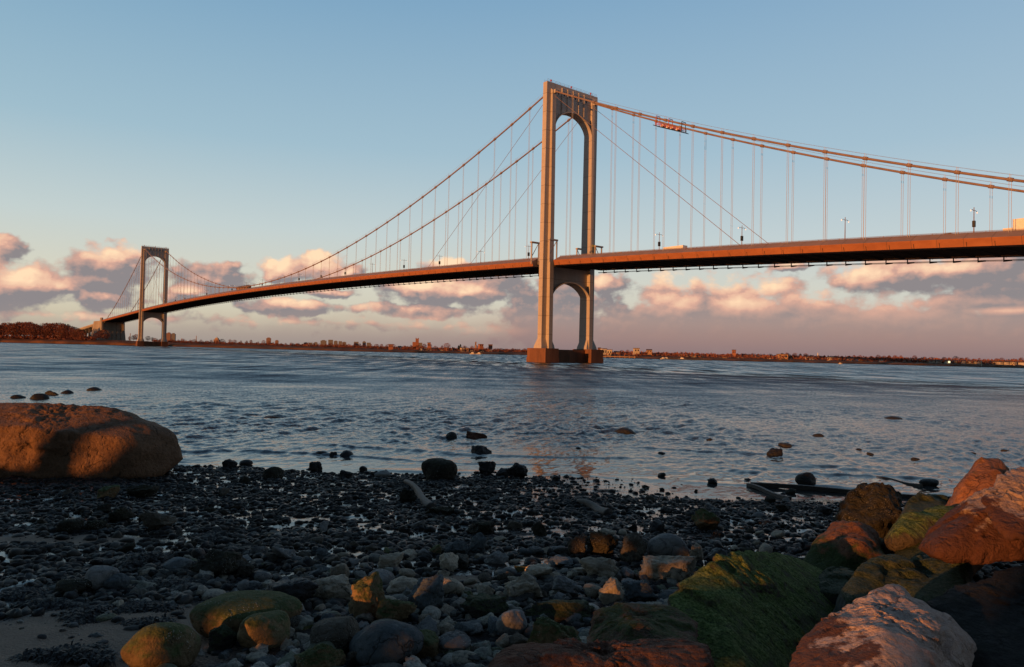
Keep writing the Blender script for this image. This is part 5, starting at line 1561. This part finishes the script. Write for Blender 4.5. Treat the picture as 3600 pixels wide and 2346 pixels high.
# smaller cobbles one can still count
SHP = {}
for st_ in ('round', 'facet', 'lump', 'slab'):
    for k in range(4):
        SHP[(st_, k)] = rock_shape(500 + k * 7 + len(st_), st_, 4)
_mesh = {}
def cobble(xv, yv, size, mat, label, cat, group, name='cobble', flat=.7):
    st_ = rnd.choice(('round', 'facet', 'lump', 'slab', 'facet')); k = rnd.randrange(4)
    p = hit_ground(xv, yv)
    key = (st_, k, mat)
    if key not in _mesh:
        v, f = SHP[(st_, k)]
        o = obj_np(name, v * .5, f, MR[mat], smooth=True)
        _mesh[key] = o.data
    else:
        o = bpy.data.objects.new(name, _mesh[key]); COL.objects.link(o)
    sx, sy, sz = size * rnd.uniform(.8, 1.25), size * rnd.uniform(.7, 1.05), size * flat * rnd.uniform(.65, 1.15)
    o.scale = (sx, sy, sz)
    o.location = (p[0], p[1] + sy * .4, max(p[2], -.02) + sz * .22)
    o.rotation_euler = (rnd.uniform(-.35, .35), rnd.uniform(-.35, .35), rnd.uniform(0, 6.28))
    return tag(o, label, cat, group)
taken = [((h[0] + h[2]) / 2, h[3] - 8, (h[2] - h[0]) / 2) for h in HERO]
def scatter(n, x0, x1, y0, y1, s0, s1, mats, label, group, avoid=True, gap=.75):
    c = 0; tries = 0
    while c < n and tries < n * 40:
        tries += 1
        x, y = rnd.uniform(x0, x1), rnd.uniform(y0, y1)
        p = hit_ground(x, y)
        s = s0 + (s1 - s0) * rnd.random() ** 1.8
        rpx = s / (VS / F_PX * p[1]) / 2
        if any(abs(x - a) < (rpx + r) * gap and abs(y - b) < (rpx * .8 + 10) for a, b, r in taken): continue
        taken.append((x, y, rpx))
        cobble(x, y, s, rnd.choice(mats), label, 'cobble', group)
        c += 1
scatter(128, 560, 1660, 1290, 1545, .24, .60, ['grey', 'tan', 'slate', 'grey', 'olive', 'barn', 'tan'], 'grey, tan or olive cobble packed between the larger front stones', 'cobbles between the front stones', gap=.62)
scatter(34, 560, 1900, 1225, 1300, .20, .50, ['weed', 'grey', 'barn', 'tan', 'dark'], 'craggy cobble on the middle of the beach above the front stones', 'cobbles across the middle of the beach')
scatter(20, 20, 560, 1150, 1300, .20, .45, ['weed', 'dark', 'weed', 'barn'], 'dark weedy cobble on the left beach', 'dark cobbles of the left beach')
scatter(12, 1500, 1960, 1165, 1260, .25, .5, ['weed', 'dark', 'grey'], 'dark cobble before the riprap on the right beach', 'dark cobbles of the right beach')
scatter(12, 430, 1900, 1095, 1170, .2, .45, ['dark', 'dark', 'weed'], 'small black rock along the wet waterline', 'black rocks along the waterline')

# ------------------------------------------------------------------ pebbles that nobody could count
def pebbles(name, n, ymin, ymax, smin, smax, sub, seed, mat, label, sand_cut=.35, keepfn=None, pw=3.2):
    q = np.random.RandomState(seed)
    Y = np.sqrt(q.uniform(ymin ** 2, ymax ** 2, n))
    X = q.uniform(-.76, .76, n) * Y
    s = smin + (smax - smin) * q.rand(n) ** pw
    sd = sandy(X, Y)
    cl = .6 * fbm(np.stack([X * .5, Y * .7, np.ones(n) * 8], 1), 2) + .9 * fbm(np.stack([X * 1.5, Y * 2.3, np.ones(n) * 4], 1), 3)
    keep = (q.rand(n) > np.clip(sd * 1.5, 0, .93)) & (q.rand(n) < np.clip(.70 + .95 * cl, .06, 1) * (1 - .88 * sstep(-1, 4, X) * sstep(21.8, 23.4, Y)))
    if keepfn is not None: keep &= keepfn(X, Y, q)
    X, Y, s = X[keep], Y[keep], s[keep]
    n = len(X)
    Z = ground_n(X, Y)
    ok = (Z > .012) | ((Z > -.08) & (q.rand(n) < .06))
    X, Y, s, Z = X[ok], Y[ok], s[ok], Z[ok]; n = len(X)
    T = [rock_shape(900 + k, ('facet', 'lump', 'round', 'slab')[k % 4], sub) for k in range(8)]
    VV, FF = [], []; off = 0
    for k in range(8):
        ids = np.where(np.arange(n) % 8 == k)[0]
        v, f = T[k]
        m = len(ids)
        sc3 = np.stack([s[ids] * q.uniform(.7, 1.2, m), s[ids] * q.uniform(.6, 1.0, m), s[ids] * q.uniform(.35, .75, m)], 1) * .5
        a = q.uniform(0, 6.283, m); tx_ = q.normal(0, .25, m)
        L = v[None] * sc3[:, None, :]
        y2 = L[..., 1] * np.cos(tx_)[:, None] - L[..., 2] * np.sin(tx_)[:, None]
        z2 = L[..., 1] * np.sin(tx_)[:, None] + L[..., 2] * np.cos(tx_)[:, None]
        x3 = L[..., 0] * np.cos(a)[:, None] - y2 * np.sin(a)[:, None]
        y3 = L[..., 0] * np.sin(a)[:, None] + y2 * np.cos(a)[:, None]
        W = np.stack([x3 + X[ids][:, None], y3 + Y[ids][:, None], z2 + (Z[ids] + sc3[:, 2] * .08)[:, None]], -1).reshape(-1, 3)
        VV.append(W)
        FF.append((f[None] + (np.arange(m) * len(v))[:, None, None] + off).reshape(-1, 3))
        off += m * len(v)
    o = obj_np(name, np.concatenate(VV), np.concatenate(FF).astype(np.int32), mat, smooth=True)
    return tag(o, label, 'pebbles', kind='stuff')
def pebble_mat(name, cols, rough, spec):
    m, t, b = new_mat(name)
    geo = t.new('ShaderNodeNewGeometry')
    rp = geo.outputs['Random Per Island']
    cr = t.new('ShaderNodeValToRGB')
    t.put(cr.inputs[0], rp)
    e = cr.color_ramp.elements
    cr.color_ramp.interpolation = 'CONSTANT'
    e[0].position = 0; e[0].color = (*cols[0], 1)
    e[1].position = 1 / len(cols); e[1].color = (*cols[1], 1)
    for i in range(2, len(cols)):
        q = e.new(i / len(cols)); q.color = (*cols[i], 1)
    n = t.noise(geo.outputs['Position'], 30, 4, .6)
    c = t.mix(t.math('MULTIPLY', t.mapr(n, .4, .7), .6), cr.outputs[0], (.02, .02, .02))
    t.put(b.inputs['Base Color'], c)
    t.put(b.inputs['Roughness'], t.mapr(t.noise(geo.outputs['Position'], .8, 3), .35, .65, rough + .15, rough - .15, typ='LINEAR'))
    b.inputs['Specular IOR Level'].default_value = spec
    t.put(b.inputs['Normal'], t.bump(t.noise(geo.outputs['Position'], 60, 3), .5, .02))
    return m
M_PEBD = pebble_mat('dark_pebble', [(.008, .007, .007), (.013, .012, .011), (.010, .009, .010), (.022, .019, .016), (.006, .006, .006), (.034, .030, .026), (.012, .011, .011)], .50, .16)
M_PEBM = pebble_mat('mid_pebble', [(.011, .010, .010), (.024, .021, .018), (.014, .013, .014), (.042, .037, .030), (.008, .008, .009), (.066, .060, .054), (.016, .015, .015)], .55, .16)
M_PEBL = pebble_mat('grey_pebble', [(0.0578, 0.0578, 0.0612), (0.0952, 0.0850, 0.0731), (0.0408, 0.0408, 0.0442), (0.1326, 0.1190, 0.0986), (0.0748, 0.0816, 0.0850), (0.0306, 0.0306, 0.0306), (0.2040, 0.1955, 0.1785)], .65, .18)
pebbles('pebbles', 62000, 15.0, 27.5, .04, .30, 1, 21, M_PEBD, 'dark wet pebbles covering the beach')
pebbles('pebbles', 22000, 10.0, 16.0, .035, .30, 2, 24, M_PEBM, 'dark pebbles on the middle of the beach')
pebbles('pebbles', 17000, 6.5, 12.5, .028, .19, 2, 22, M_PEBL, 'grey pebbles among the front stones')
M_STN = pebble_mat('front_stone', [(0.1690, 0.1664, 0.1456), (0.2470, 0.2210, 0.1755), (0.1105, 0.1196, 0.1196), (0.3120, 0.2860, 0.2275), (0.1950, 0.2015, 0.1690), (0.0650, 0.0650, 0.0624), (0.3640, 0.3380, 0.2860), (0.1300, 0.1404, 0.0936)], .7, .18)
pebbles('stones', 3000, 7.0, 13.6, .16, .44, 4, 31, M_STN, 'small pale stones packed between the larger front stones', 1, lambda X, Y, q: (X > -5.0 - (Y - 8) * .3) & (X < 3.4) & (q.rand(len(X)) < np.clip((13.6 - Y) / 3.0, .10, 1)), pw=1.5)
pebbles('shell_grit', 5000, 7.5, 20, .016, .045, 1, 23, plain('shell', (.24, .23, .22), .5), 'white shell bits strewn over the beach')

# ------------------------------------------------------------------ driftwood, timbers, seaweed
def wood_mat():
    m, t, b = new_mat('wet_driftwood')
    tc = t.new('ShaderNodeTexCoord').outputs['Object']
    n = t.noise(t.vmath('MULTIPLY', tc, (1.5, 14, 14)), 3, 6, .65)
    t.put(b.inputs['Base Color'], t.mix(n, (.016, .013, .011), (.050, .041, .034)))
    b.inputs['Roughness'].default_value = .6
    t.put(b.inputs['Normal'], t.bump(n, .8, .03))
    return m
M_WOOD = wood_mat()
def log(name, xa, ya, xb, yb, r0, r1, label, cat='driftwood', square=False, lift=.6):
    a = hit_ground(xa, ya); b = hit_ground(xb, yb)
    L = math.dist(a[:2], b[:2])
    n = 24 if not square else 8
    q = random.Random(int(xa))
    prof = 12 if not square else 4
    V = []; Fc = []
    for i in range(n + 1):
        f = i / n
        r = r0 + (r1 - r0) * f
        for j in range(prof):
            an = 2 * math.pi * (j + .5) / prof
            k = 1 + (.10 * math.sin(3 * an + 5 * f) + q.uniform(-.06, .06) if not square else q.uniform(-.03, .03))
            V.append((L * f, r * k * math.cos(an) + .06 * math.sin(f * 5) * (not square), r * k * math.sin(an) + .03 * math.sin(f * 7)))
    for i in range(n):
        for j in range(prof):
            w_ = (j + 1) % prof
            Fc.append((i * prof + j, (i + 1) * prof + j, (i + 1) * prof + w_, i * prof + w_))
    Fc.append(tuple(range(prof))); Fc.append(tuple(n * prof + j for j in range(prof))[::-1])
    o = obj_np(name, V, Fc, M_WOOD, smooth=not square)
    d = b - a
    o.location = (a[0], a[1], max(a[2], 0) + r0 * lift)
    o.rotation_euler = (0, -math.atan2(max(b[2], 0) - max(a[2], 0), L), math.atan2(d[1], d[0]))
    return tag(o, label, cat)
log('driftwood_log', 944, 1124, 1008, 1186, .09, .12, 'dark driftwood log lying on the pebbles below the waterline dome rock')
log('driftwood_log', 1346, 1172, 1420, 1200, .10, .12, 'short dark driftwood log on the wet pebbles right of centre')
log('timber_beam', 1744, 1130, 2260, 1168, .10, .10, 'long squared timber lying along the waterline at right', 'timber', True)
log('timber_beam', 1738, 1130, 1836, 1164, .08, .08, 'short dark timber slanting below the end of the long one', 'timber', True)
log('driftwood_plank', 2038, 1110, 2142, 1132, .035, .085, 'tapering plank lying in the shallow water at right', 'driftwood', True)

M_WEED = plain('seaweed', (.009, .006, .005), .55, .4, var=.5, scale=9)
def seaweed(x0, y0, x1, y1, hgt, label):
    a = hit_ground(x0, (y0 + y1) / 2 + 4); b = hit_ground(x1, (y0 + y1) / 2 + 4); f_ = hit_ground((x0 + x1) / 2, y1); k_ = hit_ground((x0 + x1) / 2, y0 + (y1 - y0) * .35)
    c = (f_ + k_) / 2
    wx, wy = (b[0] - a[0]) / 2, max(.12, abs(k_[1] - f_[1]) / 2)
    q = random.Random(int(x0 * 3 + y0))
    m = MB()
    for i in range(1800):
        an = q.uniform(0, 6.283); rr = math.sqrt(q.random())
        edge = 1 + .25 * math.sin(3 * an + x0) + .15 * math.sin(7 * an)
        px, py = math.cos(an) * rr * wx * edge, math.sin(an) * rr * wy * edge
        z = float(ground_z(c[0] + px, c[1] + py)) - c[2] + hgt * .6 * (1 - rr ** 2) * q.uniform(.3, 1)
        d = Vector((q.uniform(-1, 1), q.uniform(-1, 1), q.uniform(-.25, .12))); d.normalize()
        s = d.cross(Vector((0, 0, 1)))
        if s.length < .05: continue
        s.normalize()
        L = q.uniform(.06, .16); wv = q.uniform(.006, .016)
        p0 = Vector((px, py, z + .015))
        p1 = p0 + d * L * .5 + Vector((0, 0, .02)); p2 = p0 + d * L - Vector((0, 0, .02))
        m.poly([p0 - s * wv * .5, p1 - s * wv, p1 + s * wv, p0 + s * wv * .5])
        m.poly([p1 - s * wv, p2, p1 + s * wv])
    o = m.build('seaweed_clump', M_WEED, loc=tuple(c), fix=False)
    return tag(o, label, 'seaweed')
seaweed(150, 1392, 262, 1456, .16, 'dark reddish seaweed clump spread on the sand, lower left')
seaweed(40, 1392, 190, 1414, .05, 'thin dark line of seaweed on the sand at the left')
seaweed(272, 1392, 398, 1428, .08, 'flat black seaweed mat in the middle of the sand')
seaweed(338, 1338, 482, 1376, .12, 'black seaweed heap at the upper edge of the sand')
seaweed(282, 1270, 372, 1330, .26, 'tall black seaweed mound above the sand')
seaweed(-10, 1360, 130, 1400, .10, 'long greenish seaweed strand at the left edge')
seaweed(300, 1436, 400, 1462, .07, 'ragged seaweed strip touching the domed orange boulder')
seaweed(60, 1490, 270, 1545, .10, 'black seaweed bank at the bottom left')
seaweed(440, 1232, 560, 1262, .12, 'dark seaweed patch among pebbles left of centre')
